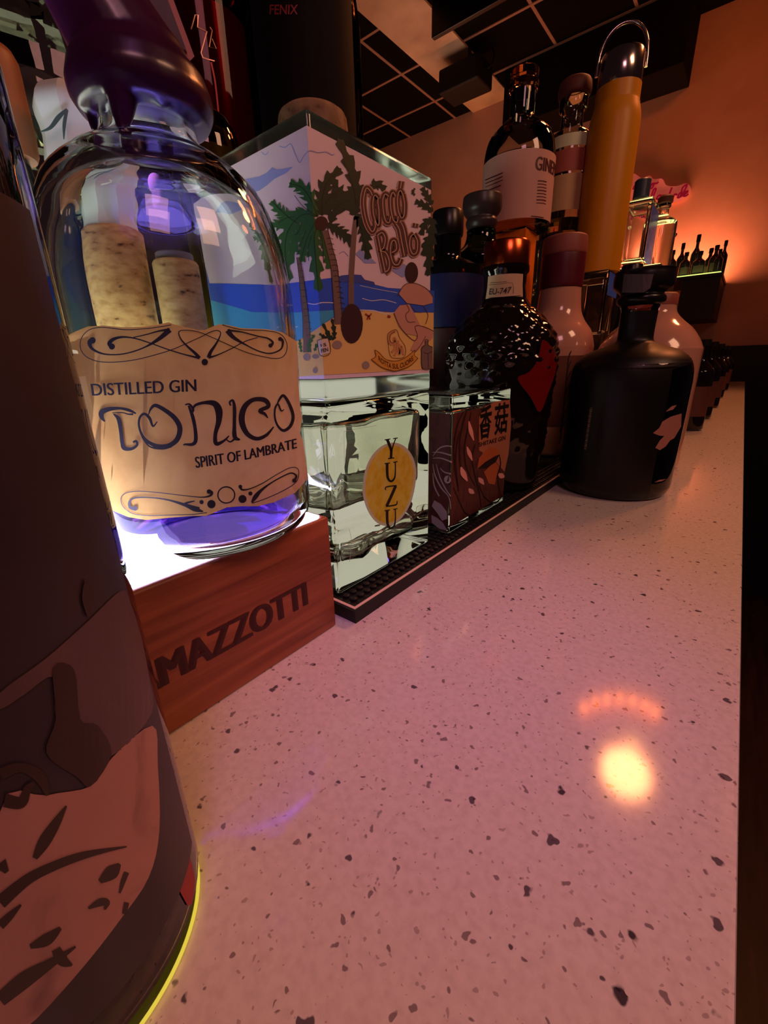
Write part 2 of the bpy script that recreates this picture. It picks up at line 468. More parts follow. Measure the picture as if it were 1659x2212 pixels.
# ================================================================== WOODEN LIGHT BLOCK AND ITS BOTTLE
t = thing('light_block', 'reddish wooden block with glowing top and branded dark lettering', 'display stand', (-1.6, 0.53, 0.0))
bm = bm_new(); box(bm, -1.705, -1.09, 0.06, 1.012, 0.0005, 0.472, 0.012, 3)
WOOD = noisy('red_brown_wood', [(0.28, (112, 52, 34)), (0.5, (150, 78, 50)), (0.72, (176, 98, 62))], scale=(30, 2.2, 42), nscale=4.5, detail=8, rough=0.42, distort=0.6, spec=0.4)
obj('body', bm, WOOD, t, 30)
bm = bm_new(); box(bm, -1.68, -1.115, 0.09, 0.985, 0.4722, 0.478)
lp = bpy.data.materials.new('white_violet_led'); lp.use_nodes = True
n_, l_ = nt(lp); n_.remove(n_['Principled BSDF'])
e_ = n_.new('ShaderNodeEmission'); e_.inputs[0].default_value = lin((214, 206, 255)); e_.inputs[1].default_value = 42.0
l_.new(e_.outputs[0], n_['Material Output'].inputs[0])
obj('light_panel', bm, lp, t, label='glowing white panel set in the top')
bm = bm_new(); g = surf_x(-1.09, 0.0012)
def yz(x, off):                      # text straight onto a plane facing +x, (y, z) coordinates
    return lambda y, z: Vector((x + off, y, z))
for i_, sh in enumerate((-0.007, -0.0035, 0.0, 0.0035, 0.007)):
    text(bm, 'RAMAZZOTTI', [(0.205+sh, 0.262), (0.868+sh, 0.262), (0.868+sh, 0.168), (0.205+sh, 0.168)], yz(-1.09, 0.0010+0.0005*i_))
obj('lettering', bm, mat('burnt_letter', (70, 26, 26), 0.6), t, fix=False)

TC, TR = (-1.325, 0.695), 0.330
t = thing('gin_bottle', 'round clear gin bottle with tan art nouveau label on the glowing wooden block', 'bottle', (TC[0], TC[1], 0.479))
CLR = glass('clear_glass', (250, 253, 253))
outer = smooth_profile([(0.0, 0.50), (0.20, 0.482), (0.255, 0.479), (0.29, 0.487), (0.318, 0.515), (0.329, 0.56), (0.33, 0.62), (0.33, 0.9), (0.331, 1.12), (0.327, 1.22), (0.317, 1.30), (0.300, 1.365), (0.262, 1.45), (0.194, 1.512), (0.14, 1.542), (0.118, 1.575), (0.113, 1.62), (0.112, 1.75)], 4)
outer = [(max(r, 0), z) for r, z in outer]; outer[0] = (0, 0.50)
inner = smooth_profile([(0.0, 0.525), (0.2, 0.512), (0.27, 0.52), (0.294, 0.55), (0.302, 0.62), (0.303, 0.9), (0.304, 1.12), (0.300, 1.22), (0.290, 1.29), (0.273, 1.35), (0.238, 1.425), (0.176, 1.482), (0.12, 1.515), (0.09, 1.56), (0.086, 1.62), (0.085, 1.7)], 4)
inner[0] = (0, 0.525)
bm = bm_new(); lathe(bm, outer, TC, 72); lathe(bm, inner, TC, 72, flip=True)
obj('glass', bm, CLR, t, 60, fix=False)
bm = bm_new(); lathe(bm, [(0, 0.5265), (0.198, 0.5135), (0.268, 0.522), (0.2915, 0.552), (0.2995, 0.62), (0.2995, 0.68), (0.0, 0.68)], TC, 64)
obj('gin', bm, glass('violet_light_tint', (212, 194, 255), 0.0, 1.34), t, 50, label='shallow gin tinted violet in place of the light in the base')  # violet light in the base is put into this liquid's colour
# label
k2 = lambda p: (120 + p[0]/2.8603, 680 + p[1]/2.8603)
TAN = noisy('tan_paper', [(0.3, (236, 184, 90)), (0.55, (250, 206, 108)), (0.75, (244, 194, 104))], nscale=90, rough=0.75, translucent=0.6)
bm = bm_new()
outl = [(-140, 190), (0, 165), (60, 135), (130, 100), (200, 72), (300, 66), (420, 78), (560, 72), (640, 58), (700, 46), (735, 60), (800, 75), (880, 95), (925, 92), (965, 75), (1010, 58), (1060, 62), (1150, 82), (1300, 88), (1400, 108), (1490, 165), (1494, 300), (1510, 560), (1524, 640), (1508, 730), (1530, 780), (1540, 860), (1560, 1010), (1480, 1100), (1350, 1158), (1250, 1183), (1150, 1183), (1060, 1190), (1000, 1215), (930, 1243), (850, 1243), (700, 1255), (560, 1268), (450, 1250), (340, 1205), (250, 1165), (120, 1110)]
fill(bm, [k2(p) for p in outl], surf_cyl(TC, TR, 0.0025), slices=40)
lab = obj('label', bm, TAN, t, 60, fix=False)
INK = mat('dark_ink', (30, 24, 38), 0.6)
g = surf_cyl(TC, TR, 0.0045)
bm = bm_new(); ST = lambda p, w, **k: stroke(bm, p, w, g, k2, **k)
ST([(715, 62), (640, 75), (560, 85), (430, 92), (300, 78), (215, 90), (165, 135), (152, 195), (180, 250), (250, 285), (350, 293), (480, 280), (600, 252), (720, 215), (820, 172), (900, 135), (960, 105), (1000, 97), (1020, 112), (1008, 150), (985, 190), (958, 230), (945, 265)], [5]*18+[6, 9, 14, 20, 24])
ST([(945, 265), (1000, 248), (1080, 212), (1170, 165), (1250, 140)], [14, 8, 6, 6, 5])
ST([(1030, 62), (1150, 92), (1300, 98), (1390, 120), (1430, 180), (1418, 245), (1370, 270), (1280, 258), (1180, 232), (1080, 190), (980, 145), (880, 105), (800, 95), (762, 106), (775, 150), (815, 195), (860, 235), (890, 268)], [5]*13+[6, 8, 12, 18, 22])
ST([(890, 268), (800, 246), (700, 216), (600, 180), (500, 148), (420, 137), (360, 150), (332, 178), (352, 200)], [14, 8, 7, 7, 8, 12, 20, 26, 20])
ST([(238, 148), (212, 168), (225, 208), (290, 240), (380, 246), (470, 230), (560, 196), (640, 148), (706, 92)], [22, 30, 18, 10, 8, 8, 10, 24, 34])
ST([(706, 92), (640, 100), (560, 122), (480, 140)], [20, 10, 7, 6])
ST([(1062, 96), (1100, 140), (1180, 188), (1260, 226), (1330, 238), (1392, 212), (1404, 165), (1388, 148)], [34, 24, 9, 8, 8, 10, 16, 20])
ST([(1062, 96), (1150, 106), (1250, 132), (1310, 145), (1342, 170), (1328, 194)], [16, 8, 8, 10, 14, 20])
dot(bm, (922, 292), 20, g, k2); dot(bm, (348, 196), 19, g, k2); dot(bm, (228, 158), 20, g, k2); dot(bm, (1328, 190), 13, g, k2); dot(bm, (1388, 150), 13, g, k2)
ST([(935, 1222), (850, 1233), (700, 1238), (560, 1240), (470, 1225), (415, 1180), (405, 1130), (440, 1100), (520, 1090), (650, 1100), (800, 1118), (900, 1127), (950, 1120), (966, 1100), (945, 1084)], [5]*11+[7, 12, 18, 16])
ST([(492, 1200), (460, 1188), (460, 1150), (500, 1130), (600, 1130), (700, 1145), (800, 1175), (860, 1200), (912, 1216)], [22, 18, 14, 9, 8, 10, 20, 30, 8])
ST([(860, 1150), (800, 1170), (890, 1195)], [6, 16, 12])
ST([(1140, 1056), (1152, 1080), (1200, 1075), (1280, 1040), (1370, 985), (1450, 945), (1495, 950), (1503, 990), (1480, 1040), (1400, 1090), (1300, 1135), (1215, 1165)], [16, 12, 7, 6, 5, 5, 5, 5, 5, 5, 5, 5])
ST([(1475, 1028), (1487, 995), (1455, 978), (1400, 1000), (1330, 1040), (1270, 1085), (1235, 1125), (1212, 1160)], [16, 13, 9, 8, 9, 18, 28, 10])
for c_, r_ in (((902, 1157), 13), ((963, 1170), 26), ((1155, 1138), 25), ((1204, 1104), 13), ((492, 1196), 15), ((1475, 1024), 13), ((948, 1092), 14), ((1142, 1062), 12)): dot(bm, c_, r_, g, k2)
ST([(1055+52*math.cos(a*math.pi/9), 1113+50*math.sin(a*math.pi/9)) for a in range(19)], 8, n=3)
obj('scrollwork', bm, INK, lab, fix=False)
bm = bm_new()
ST([(305, 660), (285, 630), (288, 600), (335, 582), (400, 578), (455, 590), (497, 610)], [8, 28, 34, 26, 16, 18, 8])
ST([(350, 606), (410, 604), (450, 614), (480, 614)], [5, 6, 8, 12])
ST([(358, 612), (390, 645), (404, 720), (412, 790), (425, 824), (470, 828), (503, 805), (498, 780), (478, 788)], [8, 26, 24, 24, 26, 18, 16, 14, 12])
ST([(575, 618), (588, 582), (618, 560), (680, 592), (738, 640), (768, 700), (752, 768), (700, 808), (630, 812), (568, 782), (532, 738), (515, 680), (522, 632), (550, 612), (582, 640), (602, 688), (628, 660)], [5, 14, 22, 26, 30, 32, 32, 28, 26, 20, 15, 13, 14, 16, 18, 12, 6])
ST([(512, 650), (530, 740), (580, 812), (660, 828), (720, 815)], [7, 10, 10, 10, 6])
ST([(800, 556), (828, 553), (850, 585), (842, 606)], [8, 12, 16, 12]); ST([(822, 562), (846, 625), (862, 700), (866, 775), (845, 800), (800, 800), (790, 806)], [12, 22, 22, 24, 20, 10, 8])
ST([(848, 596), (862, 560), (920, 543), (980, 548), (1008, 590), (1008, 660), (988, 735), (992, 795), (1035, 782), (1072, 748)], [8, 16, 20, 36, 46, 34, 24, 26, 16, 8])
ST([(1082, 562), (1076, 540), (1096, 530), (1106, 580), (1105, 680), (1108, 755), (1140, 772)], [10, 12, 14, 22, 22, 28, 10]); ST([(1055, 770), (1080, 785), (1112, 762)], [8, 9, 14])
ST([(1312, 638), (1292, 612), (1262, 592), (1315, 565), (1292, 527), (1222, 525), (1168, 570), (1150, 650), (1180, 730), (1240, 765), (1300, 745), (1348, 692)], [7, 18, 22, 26, 30, 26, 34, 38, 30, 24, 20, 8])
ST([(1368, 558), (1384, 522), (1410, 500), (1448, 560), (1468, 630), (1450, 688), (1410, 715), (1376, 690), (1356, 640), (1356, 582), (1374, 552), (1394, 592), (1412, 585)], [7, 14, 18, 20, 20, 20, 18, 14, 12, 12, 12, 10, 5])
ST([(1362, 665), (1395, 712), (1438, 712)], [8, 10, 6])
obj('name_lettering', bm, INK, lab, fix=False)
bm = bm_new()
for i_, sh in enumerate((-0.9, 0.0, 0.9)):
    g = surf_cyl(TC, TR, 0.0045+0.0005*i_)
    text(bm, 'DISTILLED GIN', [(196+sh, 829), (310+sh, 824), (423+sh, 819), (424+sh, 845), (312+sh, 851), (200+sh, 855)], g, slices=16)
    text(bm, 'SPIRIT OF LAMBRATE', [(421+sh, 987), (530+sh, 971), (640+sh, 947), (641+sh, 968), (532+sh, 993), (424+sh, 1011)], g, slices=22)
obj('small_lettering', bm, INK, lab, fix=False)
# wax seal over the neck
WAX = noisy('purple_wax', [(0.3, (46, 8, 42)), (0.7, (66, 14, 64))], nscale=30, rough=0.28, spec=0.6)
bm = bm_new()
lathe(bm, [(0.114, 1.60), (0.15, 1.607), (0.166, 1.635), (0.168, 1.66), (0.155, 1.70), (0.125, 1.735), (0.112, 1.765), (0.05, 1.80)], TC, 48)
tube(bm, [(TC[0], TC[1], 1.70), (TC[0]-0.02, TC[1]-0.04, 1.78), (TC[0]-0.04, TC[1]-0.08, 1.86), (TC[0]-0.05, TC[1]-0.10, 2.05)], [0.13, 0.115, 0.10, 0.10], 24)
gw = surf_cyl(TC, 0.112, 0.012)
def drip(p, rads):
    q = [Vector(gw(*a)) for a in p]
    tube(bm, spline(q, 6), [x for x in spline([(r_, 0) for r_ in rads], 6)] and [x[0] for x in spline([(r_, 0) for r_ in rads], 6)], 12)
drip([(262, 170), (264, 225), (268, 270), (270, 300), (268, 312)], [0.036, 0.030, 0.019, 0.020, 0.018])
drip([(405, 180), (412, 215), (418, 245), (418, 262)], [0.04, 0.036, 0.024, 0.012])
drip([(180, 170), (190, 215), (198, 250), (206, 285)], [0.034, 0.022, 0.014, 0.010])
drip([(345, 180), (348, 215), (350, 232)], [0.04, 0.024, 0.010])
o = obj('wax_seal', bm, WAX, t, 60, label='dripping purple sealing wax')
md = o.modifiers.new('blend', 'REMESH'); md.mode = 'VOXEL'; md.voxel_size = 0.00075; md.use_smooth_shade = True
md = o.modifiers.new('soften', 'SMOOTH'); md.iterations = 3; md.factor = 0.5
def atD(px, py, D):
    d = ray(px, py); return EYE + d*(D/math.hypot(d.x, d.y))
def tagprism(poly, D0, th, name, mat_, parent):
    bm = bm_new(); prism(bm, poly, lambda u, v, d_: atD(u, v, D0+d_), th); obj(name, bm, mat_, parent)
tagprism([(286, -8), (314, 64), (352, 92), (410, 132), (420, 122), (372, -8)], 1.585, 0.01, 'seal_tab', mat('rose_tab', (190, 118, 116), 0.5), t)
tagprism([(304, -8), (326, 58), (360, 78), (404, 112), (360, -8)], 1.578, 0.006, 'seal_tab_print', mat('wine_tab', (58, 16, 28), 0.4), t)

# ================================================================== NEAREST BOTTLE ON THE LEFT
NC, NR = (-0.785, -0.02), 0.245
t = thing('base_glow', 'glowing yellow edged disc under the nearest bottle', 'base_glow', (NC[0], NC[1], 0.0005))  # added disc and glowing ring stand for light caught in the glass base
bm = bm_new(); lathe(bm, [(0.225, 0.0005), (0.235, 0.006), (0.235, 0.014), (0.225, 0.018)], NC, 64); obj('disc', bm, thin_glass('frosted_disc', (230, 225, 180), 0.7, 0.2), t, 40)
bm = bm_new()
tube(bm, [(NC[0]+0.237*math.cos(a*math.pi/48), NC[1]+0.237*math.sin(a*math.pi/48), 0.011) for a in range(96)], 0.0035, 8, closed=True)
obj('caught_light_ring', bm, emission('caught_light_yellow', (226, 200, 70), 0.9), t, 60, label='yellow ring for light caught in the glass base')
t = thing('spirit_bottle', 'tall bottle in close-up at the left edge with a grey label and a dusky pink lower area', 'bottle', (NC[0], NC[1], 0.0185))
SMK = thin_glass('smoky_glass', (205, 190, 185))
bm = bm_new(); lathe(bm, smooth_profile([(0.19, 0.0185), (0.225, 0.03), (0.243, 0.07), (0.245, 0.14), (0.245, 0.9), (0.245, 1.5), (0.238, 1.62), (0.2, 1.75), (0.12, 1.86), (0.09, 1.95), (0.088, 2.2)], 4), NC, 72)
obj('glass', bm, SMK, t, 60)
bm = bm_new(); lathe(bm, [(0.1, 0.03), (0.20, 0.045), (0.21, 0.08), (0.21, 0.13), (0.1, 0.14)], NC, 48); obj('base_glass', bm, glass('brown_base', (150, 120, 105)), t, 50)
def cyl_patch(bm, c, r, a0, a1, z0, z1, n=48, m=1):
    rows = []
    for j in range(m+1):
        z = z0+(z1-z0)*j/m
        rows.append([bm.verts.new((c[0]+r*math.cos(math.radians(a0+(a1-a0)*i/n)), c[1]+r*math.sin(math.radians(a0+(a1-a0)*i/n)), z)) for i in range(n+1)])
    for j in range(m):
        for i in range(n): bm.faces.new((rows[j][i], rows[j][i+1], rows[j+1][i+1], rows[j+1][i]))
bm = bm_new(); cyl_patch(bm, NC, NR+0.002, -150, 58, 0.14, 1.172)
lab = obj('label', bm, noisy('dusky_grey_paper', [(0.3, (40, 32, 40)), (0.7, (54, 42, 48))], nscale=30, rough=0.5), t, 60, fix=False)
k4 = lambda p: (p[0]/1.9895, 1100 + p[1]/1.9895)
g1, g2, g3 = surf_cyl(NC, NR, 0.0032), surf_cyl(NC, NR, 0.0042), surf_cyl(NC, NR, 0.0052)
def soft(poly, n=4): return [(q.x, q.y) for q in spline(poly, n, True)]
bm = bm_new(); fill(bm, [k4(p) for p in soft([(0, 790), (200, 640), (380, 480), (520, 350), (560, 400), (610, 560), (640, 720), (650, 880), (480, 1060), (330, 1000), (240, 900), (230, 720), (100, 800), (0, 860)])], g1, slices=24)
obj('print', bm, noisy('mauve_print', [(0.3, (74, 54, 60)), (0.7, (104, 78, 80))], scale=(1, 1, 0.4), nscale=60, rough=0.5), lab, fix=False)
bm = bm_new(); fill(bm, [k4(p) for p in soft([(655, 930), (678, 1100), (685, 1380), (640, 1580), (520, 1760), (330, 2000), (110, 2230), (0, 2230), (0, 1300), (200, 1230), (390, 1190), (480, 1070)])], g1, slices=24)  # pink area over the lower bottle wall
obj('print', bm, noisy('pink_area', [(0.25, (120, 84, 80)), (0.42, (170, 122, 114)), (0.7, (178, 128, 120))], scale=(1, 1, 0.7), nscale=70, detail=8, distort=1.0, rough=0.5), lab, fix=False)
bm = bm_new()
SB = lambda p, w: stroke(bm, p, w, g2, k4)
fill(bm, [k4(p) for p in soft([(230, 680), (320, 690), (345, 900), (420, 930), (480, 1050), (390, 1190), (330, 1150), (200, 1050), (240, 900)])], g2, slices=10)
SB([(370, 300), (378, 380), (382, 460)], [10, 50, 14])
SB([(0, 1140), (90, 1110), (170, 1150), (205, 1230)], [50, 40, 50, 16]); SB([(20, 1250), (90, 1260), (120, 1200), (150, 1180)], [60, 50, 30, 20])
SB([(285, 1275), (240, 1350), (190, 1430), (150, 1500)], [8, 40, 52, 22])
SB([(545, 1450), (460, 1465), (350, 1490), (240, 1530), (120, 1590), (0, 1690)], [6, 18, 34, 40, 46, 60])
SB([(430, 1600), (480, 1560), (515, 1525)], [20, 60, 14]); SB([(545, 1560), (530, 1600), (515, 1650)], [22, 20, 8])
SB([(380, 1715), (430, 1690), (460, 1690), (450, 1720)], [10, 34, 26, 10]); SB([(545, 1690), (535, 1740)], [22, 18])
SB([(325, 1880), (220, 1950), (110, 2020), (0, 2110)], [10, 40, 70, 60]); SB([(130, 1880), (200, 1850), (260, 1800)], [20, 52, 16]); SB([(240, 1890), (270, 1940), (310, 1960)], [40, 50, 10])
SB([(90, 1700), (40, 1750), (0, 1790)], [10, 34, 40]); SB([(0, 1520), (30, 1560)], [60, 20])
obj('print', bm, mat('brown_marks', (56, 38, 36), 0.5), lab, fix=False)
bm = bm_new(); stroke(bm, [(795, 1490), (800, 1600), (815, 1700)], [40, 76, 20], surf_cyl(NC, NR, 0.0018), k4); obj('red_tab', bm, mat('red_tab', (150, 20, 24), 0.5), t, fix=False)

# ================================================================== YUZU FLASK
YX, YY0, YY1 = -1.21, 1.15, 1.885
t = thing('square_flask', 'square clear glass flask with a yellow oval and vertical black letters', 'flask', (YX-0.36, (YY0+YY1)/2, ZM))
bm = bm_new(); box(bm, YX-0.70, YX, YY0, YY1, ZM, 0.862, 0.022, 4); 
def wobbly(bm, x0, x1, y0, y1, z0, z1, amp, sc_, flip=False):
    b2 = bmesh.new(); box(b2, x0, x1, y0, y1, z0, z1, 0.03, 3, flip)
    bmesh.ops.subdivide_edges(b2, edges=[e for e in b2.edges if e.calc_length() > 0.12], cuts=9, use_grid_fill=True)
    for v in b2.verts: v.co += Vector((noise.noise(v.co*sc_), noise.noise(v.co*sc_+Vector((9, 0, 3))), noise.noise(v.co*sc_+Vector((2, 7, 5)))))*amp
    merge(bm, b2)
wobbly(bm, YX-0.64, YX-0.06, YY0+0.06, YY1-0.06, 0.40, 0.78, 0.016, 7.0, True)
wobbly(bm, YX-0.60, YX-0.10, YY0+0.10, YY1-0.10, 0.13, 0.22, 0.03, 9.0, True)
obj('glass', bm, glass('flask_glass', (252, 253, 248)), t, 60, fix=False)
k3 = lambda p: (640 + p[0]/2.765, 780 + p[1]/2.765)
ov = [(p.x, p.y) for p in spline([(580, 487), (640, 505), (690, 560), (715, 640), (712, 730), (690, 830), (650, 910), (600, 965), (535, 985), (475, 960), (425, 890), (398, 800), (400, 720), (415, 640), (455, 560), (515, 505)], 4, True)]
bm = bm_new(); fill(bm, [k3(p) for p in ov], surf_x(YX, 0.0012)); lab = obj('label', bm, noisy('oval_paper', [(0.3, (246, 236, 200)), (0.7, (250, 242, 214))], nscale=40, rough=0.6, translucent=0.6), t, fix=False, label='yellow oval label')
bm = bm_new(); fill(bm, [k3((560+(p[0]-560)*0.9, 735+(p[1]-735)*0.93)) for p in ov], surf_x(YX, 0.002))
obj('fruit_print', bm, noisy('lemon_print', [(0.3, (236, 206, 50)), (0.5, (250, 226, 80)), (0.7, (246, 236, 140))], nscale=160, rough=0.6, translucent=0.6), lab, fix=False)
g = surf_x(YX, 0.003); bm = bm_new(); ST = lambda p, w: stroke(bm, p, w, g, k3, n=4)
ST([(543, 468), (556, 500), (568, 535)], [17, 17, 15]); ST([(594, 462), (580, 500), (570, 535)], [7, 7, 9]); ST([(568, 528), (566, 580)], [15, 15])
ST([(528, 471), (562, 465)], 6); ST([(578, 464), (606, 459)], 6); ST([(548, 583), (586, 578)], 6)
for dy in (0, 281):
    sx = lambda p: (p[0] - (0 if not dy else 0), p[1]+dy)
    ST([sx(p) for p in [(543, 612), (543, 660), (548, 700), (566, 718), (586, 700), (592, 660), (592, 605)]], [16, 16, 15, 13, 10, 7, 7])
    ST([sx(p) for p in [(527, 613), (560, 608)]], 6); ST([sx(p) for p in [(580, 605), (605, 600)]], 6)
ST([(534, 770), (538, 752), (600, 743)], [6, 7, 7]); ST([(594, 746), (568, 805), (540, 866)], [17, 17, 17]); ST([(536, 868), (596, 858), (602, 835)], [8, 8, 5])
obj('lettering', bm, mat('black_print', (14, 12, 12), 0.5), lab, fix=False)
bm = bm_new(); ST([(285, 420), (286, 500), (288, 620)], 1.6); ST([(285, 420), (380, 402), (480, 385)], 1.6); ST([(318, 1200), (330, 1080), (315, 1000)], 1.6)
obj('etched_line', bm, mat('etched_white', (190, 190, 185), 0.7), t, fix=False)

# ================================================================== BEACH-LABEL BOTTLE STANDING ON IT
CZ0, CZ1 = 0.864, 1.765
t = thing('square_gin_bottle', 'square bottle with palm beach label and cork, stacked on the clear flask', 'bottle', (YX-0.36, (YY0+YY1)/2, CZ0))
bm = bm_new(); box(bm, YX-0.70, YX, YY0, YY1, CZ0, CZ1, 0.02, 4); box(bm, YX-0.65, YX-0.05, YY0+0.05, YY1-0.05, CZ0+0.085, CZ1-0.05, 0.03, 3, flip=True)
obj('glass', bm, glass('bottle_glass', (251, 254, 250), 0.12), t, 40, fix=False)
cc = (YX-0.35, (YY0+YY1)/2)
bm = bm_new(); lathe(bm, [(0.13, CZ1+0.001), (0.12, CZ1+0.02), (0.118, CZ1+0.045)], cc, 40); obj('neck', bm, thin_glass('pale_glass', (225, 232, 222)), t, 50)
bm = bm_new(); lathe(bm, smooth_profile([(0.132, CZ1+0.046), (0.142, CZ1+0.06), (0.142, CZ1+0.15), (0.12, CZ1+0.20), (0.0, CZ1+0.215)], 4), cc, 40)
CORK = noisy('cork', [(0.3, (84, 60, 42)), (0.42, (128, 98, 70)), (0.7, (156, 126, 94))], nscale=200, detail=8, rough=0.85)
obj('cork', bm, CORK, t, 50)
LB0, LB1 = 0.952, 1.712           # printed sheet wraps the two seen faces
SHEET = mat('white_sheet', (228, 214, 224), 0.45)
gx = lambda o_: surf_x(YX, o_); gy = lambda o_: surf_y(YY0, o_)
def corner(o_):
    """whichever of the two faces the sight line meets"""
    def q(px, py):
        p = gx(o_)(px, py)
        if p.y < YY0 - o_: p = gy(o_)(px, py)
        p.x = max(p.x, YX-0.668)
        return p
    return q
bm = bm_new()
pts = [(YX-0.67, YY0-0.0015), (YX+0.0015, YY0-0.0015), (YX+0.0015, YY1-0.02)]
lo = [bm.verts.new((x, y, LB0)) for x, y in pts]; hi = [bm.verts.new((x, y, LB1)) for x, y in pts]
for i in range(2): bm.faces.new((lo[i], lo[i+1], hi[i+1], hi[i]))
lab = obj('label', bm, SHEET, t, fix=False, label='printed palm beach label')
kc = lambda p: (560 + p[0]/3.95, 280 + p[1]/3.95)
def art(name, rgb, o_, fills=(), strokes=(), dots=(), gm=None):
    """one printed colour on the beach sheet, split at the corner edge"""
    bm = bm_new()
    for i_, poly in enumerate(fills):
        P = [kc(p) for p in poly]
        b2 = bmesh.new(); b2.faces.new([b2.verts.new((p[0], p[1], 0)) for p in P]); b2.normal_update(); bmesh.ops.triangulate(b2, faces=list(b2.faces))
        bmesh.ops.bisect_plane(b2, geom=list(b2.verts)+list(b2.edges)+list(b2.faces), plane_co=(CORX, 0, 0), plane_no=(1, CORT, 0))
        q = corner(o_ + 0.00004*i_)
        for v in b2.verts: v.co = q(v.co.x, v.co.y)
        merge(bm, b2)
    for p, w in strokes: stroke(bm, p, w, corner(o_), kc, n=6)
    for c_, r_, ry in dots: dot(bm, c_, r_, corner(o_), kc, ry)
    obj(name, bm, mat('ink_%d_%d_%d' % rgb, rgb, 0.45), lab, fix=False)
def project(p):
    c = RW.transposed() @ (Vector(p) - EYE); return W/2 + F*c.x/c.z, H/2 + F*c.y/c.z
_a, _b = project((YX, YY0, LB0)), project((YX, YY0, LB1))
CORT = -(_b[0]-_a[0])/(_b[1]-_a[1]); CORX = _a[0] + CORT*_a[1]
ex = lambda z, y: None
# sky line, sea, sand
fx = [(-900, 1280), (-400, 1300), (0, 1310), (260, 1310), (640, 1262), (720, 1300), (860, 1300), (980, 1320), (1100, 1350), (1495, 1375)]
art('sea_print', (52, 96, 214), 0.0022, [fx + [(1490, 1560), (1150, 1560), (900, 1540), (640, 1600), (330, 1800), (0, 1820), (-900, 1800)]])
art('shallow_print', (66, 170, 214), 0.0026, [[(-900, 1560), (0, 1560), (300, 1560), (640, 1540), (650, 1590), (480, 1700), (330, 1800), (0, 1820), (-900, 1810)]])
art('island_print', (62, 84, 168), 0.0028, [[(640, 1275), (700, 1245), (790, 1235), (870, 1240), (900, 1280), (980, 1300), (990, 1330), (860, 1310), (720, 1300), (640, 1300)]])
art('sand_print', (226, 196, 116), 0.0028, [[(-900, 1790), (0, 1815), (330, 1805), (480, 1710), (640, 1605), (900, 1545), (1150, 1562), (1489, 1562), (1484, 2042), (1160, 2060), (600, 2090), (350, 2106), (-900, 2140)]])
art('foam_print', (214, 226, 240), 0.0031, (), [([(400, 1478), (470, 1490), (540, 1476), (640, 1478)], 8), ([(280, 1688), (330, 1680)], 8), ([(880, 1440), (960, 1460), (1060, 1452), (1170, 1480)], 6), ([(860, 1540), (980, 1545), (1080, 1572), (1150, 1560)], 8), ([(860, 1330), (1000, 1360), (1180, 1392)], 4)])
art('cloud_print', (150, 164, 222), 0.0024, [[(-300, 560), (-160, 430), (0, 400), (60, 370), (110, 320), (150, 340), (200, 335), (290, 316), (230, 370), (130, 420), (60, 480), (0, 520), (-120, 560)], [(1100, 1140), (1180, 1120), (1280, 1170), (1300, 1230), (1220, 1260), (1140, 1210)], [(820, 1060), (860, 1020), (960, 1100), (1000, 1140), (900, 1140)]],
    [([(20, 190), (50, 215), (80, 190)], 6), ([(170, 140), (220, 150), (270, 125), (310, 220), (345, 280), (380, 225), (430, 180), (500, 195), (570, 190), (620, 215), (640, 208)], 7), ([(680, 1060), (720, 1040), (760, 1080)], 5)])
def frond(pts, w):
    """jagged palm leaf outline about a mid-rib, the leaflets raked towards the tip"""
    w *= 1.12; P = spline(pts, 8); N = len(P); L, R_ = [], []
    for i, p in enumerate(P):
        u = i/(N-1); a = P[min(i+1, N-1)] - P[max(i-1, 0)]
        a.normalize(); nn = Vector((-a.y, a.x)); e = math.sin(math.pi*min(0.1+u*0.88, 0.97))**0.55
        k = i % 4; ww = w*e*(0.42, 0.72, 1.0, 0.50)[k]; b = a*w*e*(0.0, 0.15, 0.5, 0.05)[k]
        L.append((p.x+nn.x*ww+b.x, p.y+nn.y*ww+b.y)); R_.append((p.x-nn.x*ww+b.x, p.y-nn.y*ww+b.y))
    return [(P[0].x, P[0].y)] + L[1:-1] + [(P[-1].x, P[-1].y)] + R_[1:-1][::-1]
art('palm_leaf_print', (44, 104, 56), 0.0034, [frond(p, w) for p, w in (
    ([(500, 740), (440, 600), (370, 500), (255, 455)], 70), ([(480, 740), (400, 720), (320, 760), (240, 880), (220, 1060), (260, 1300)], 78), ([(480, 760), (380, 830), (300, 960), (260, 1150)], 64),
    ([(500, 800), (470, 920), (480, 1100), (510, 1390)], 72), ([(330, 800), (240, 740), (170, 690), (100, 610)], 56), ([(520, 830), (560, 950), (580, 1080), (590, 1190)], 42), ([(450, 740), (300, 730), (180, 800), (100, 820)], 60), ([(480, 780), (420, 900), (380, 1020), (360, 1130)], 62),
    ([(360, 1900), (350, 1840), (345, 1790)], 16), ([(420, 1900), (430, 1820), (470, 1750)], 20), ([(470, 1890), (500, 1830), (560, 1800)], 18))])
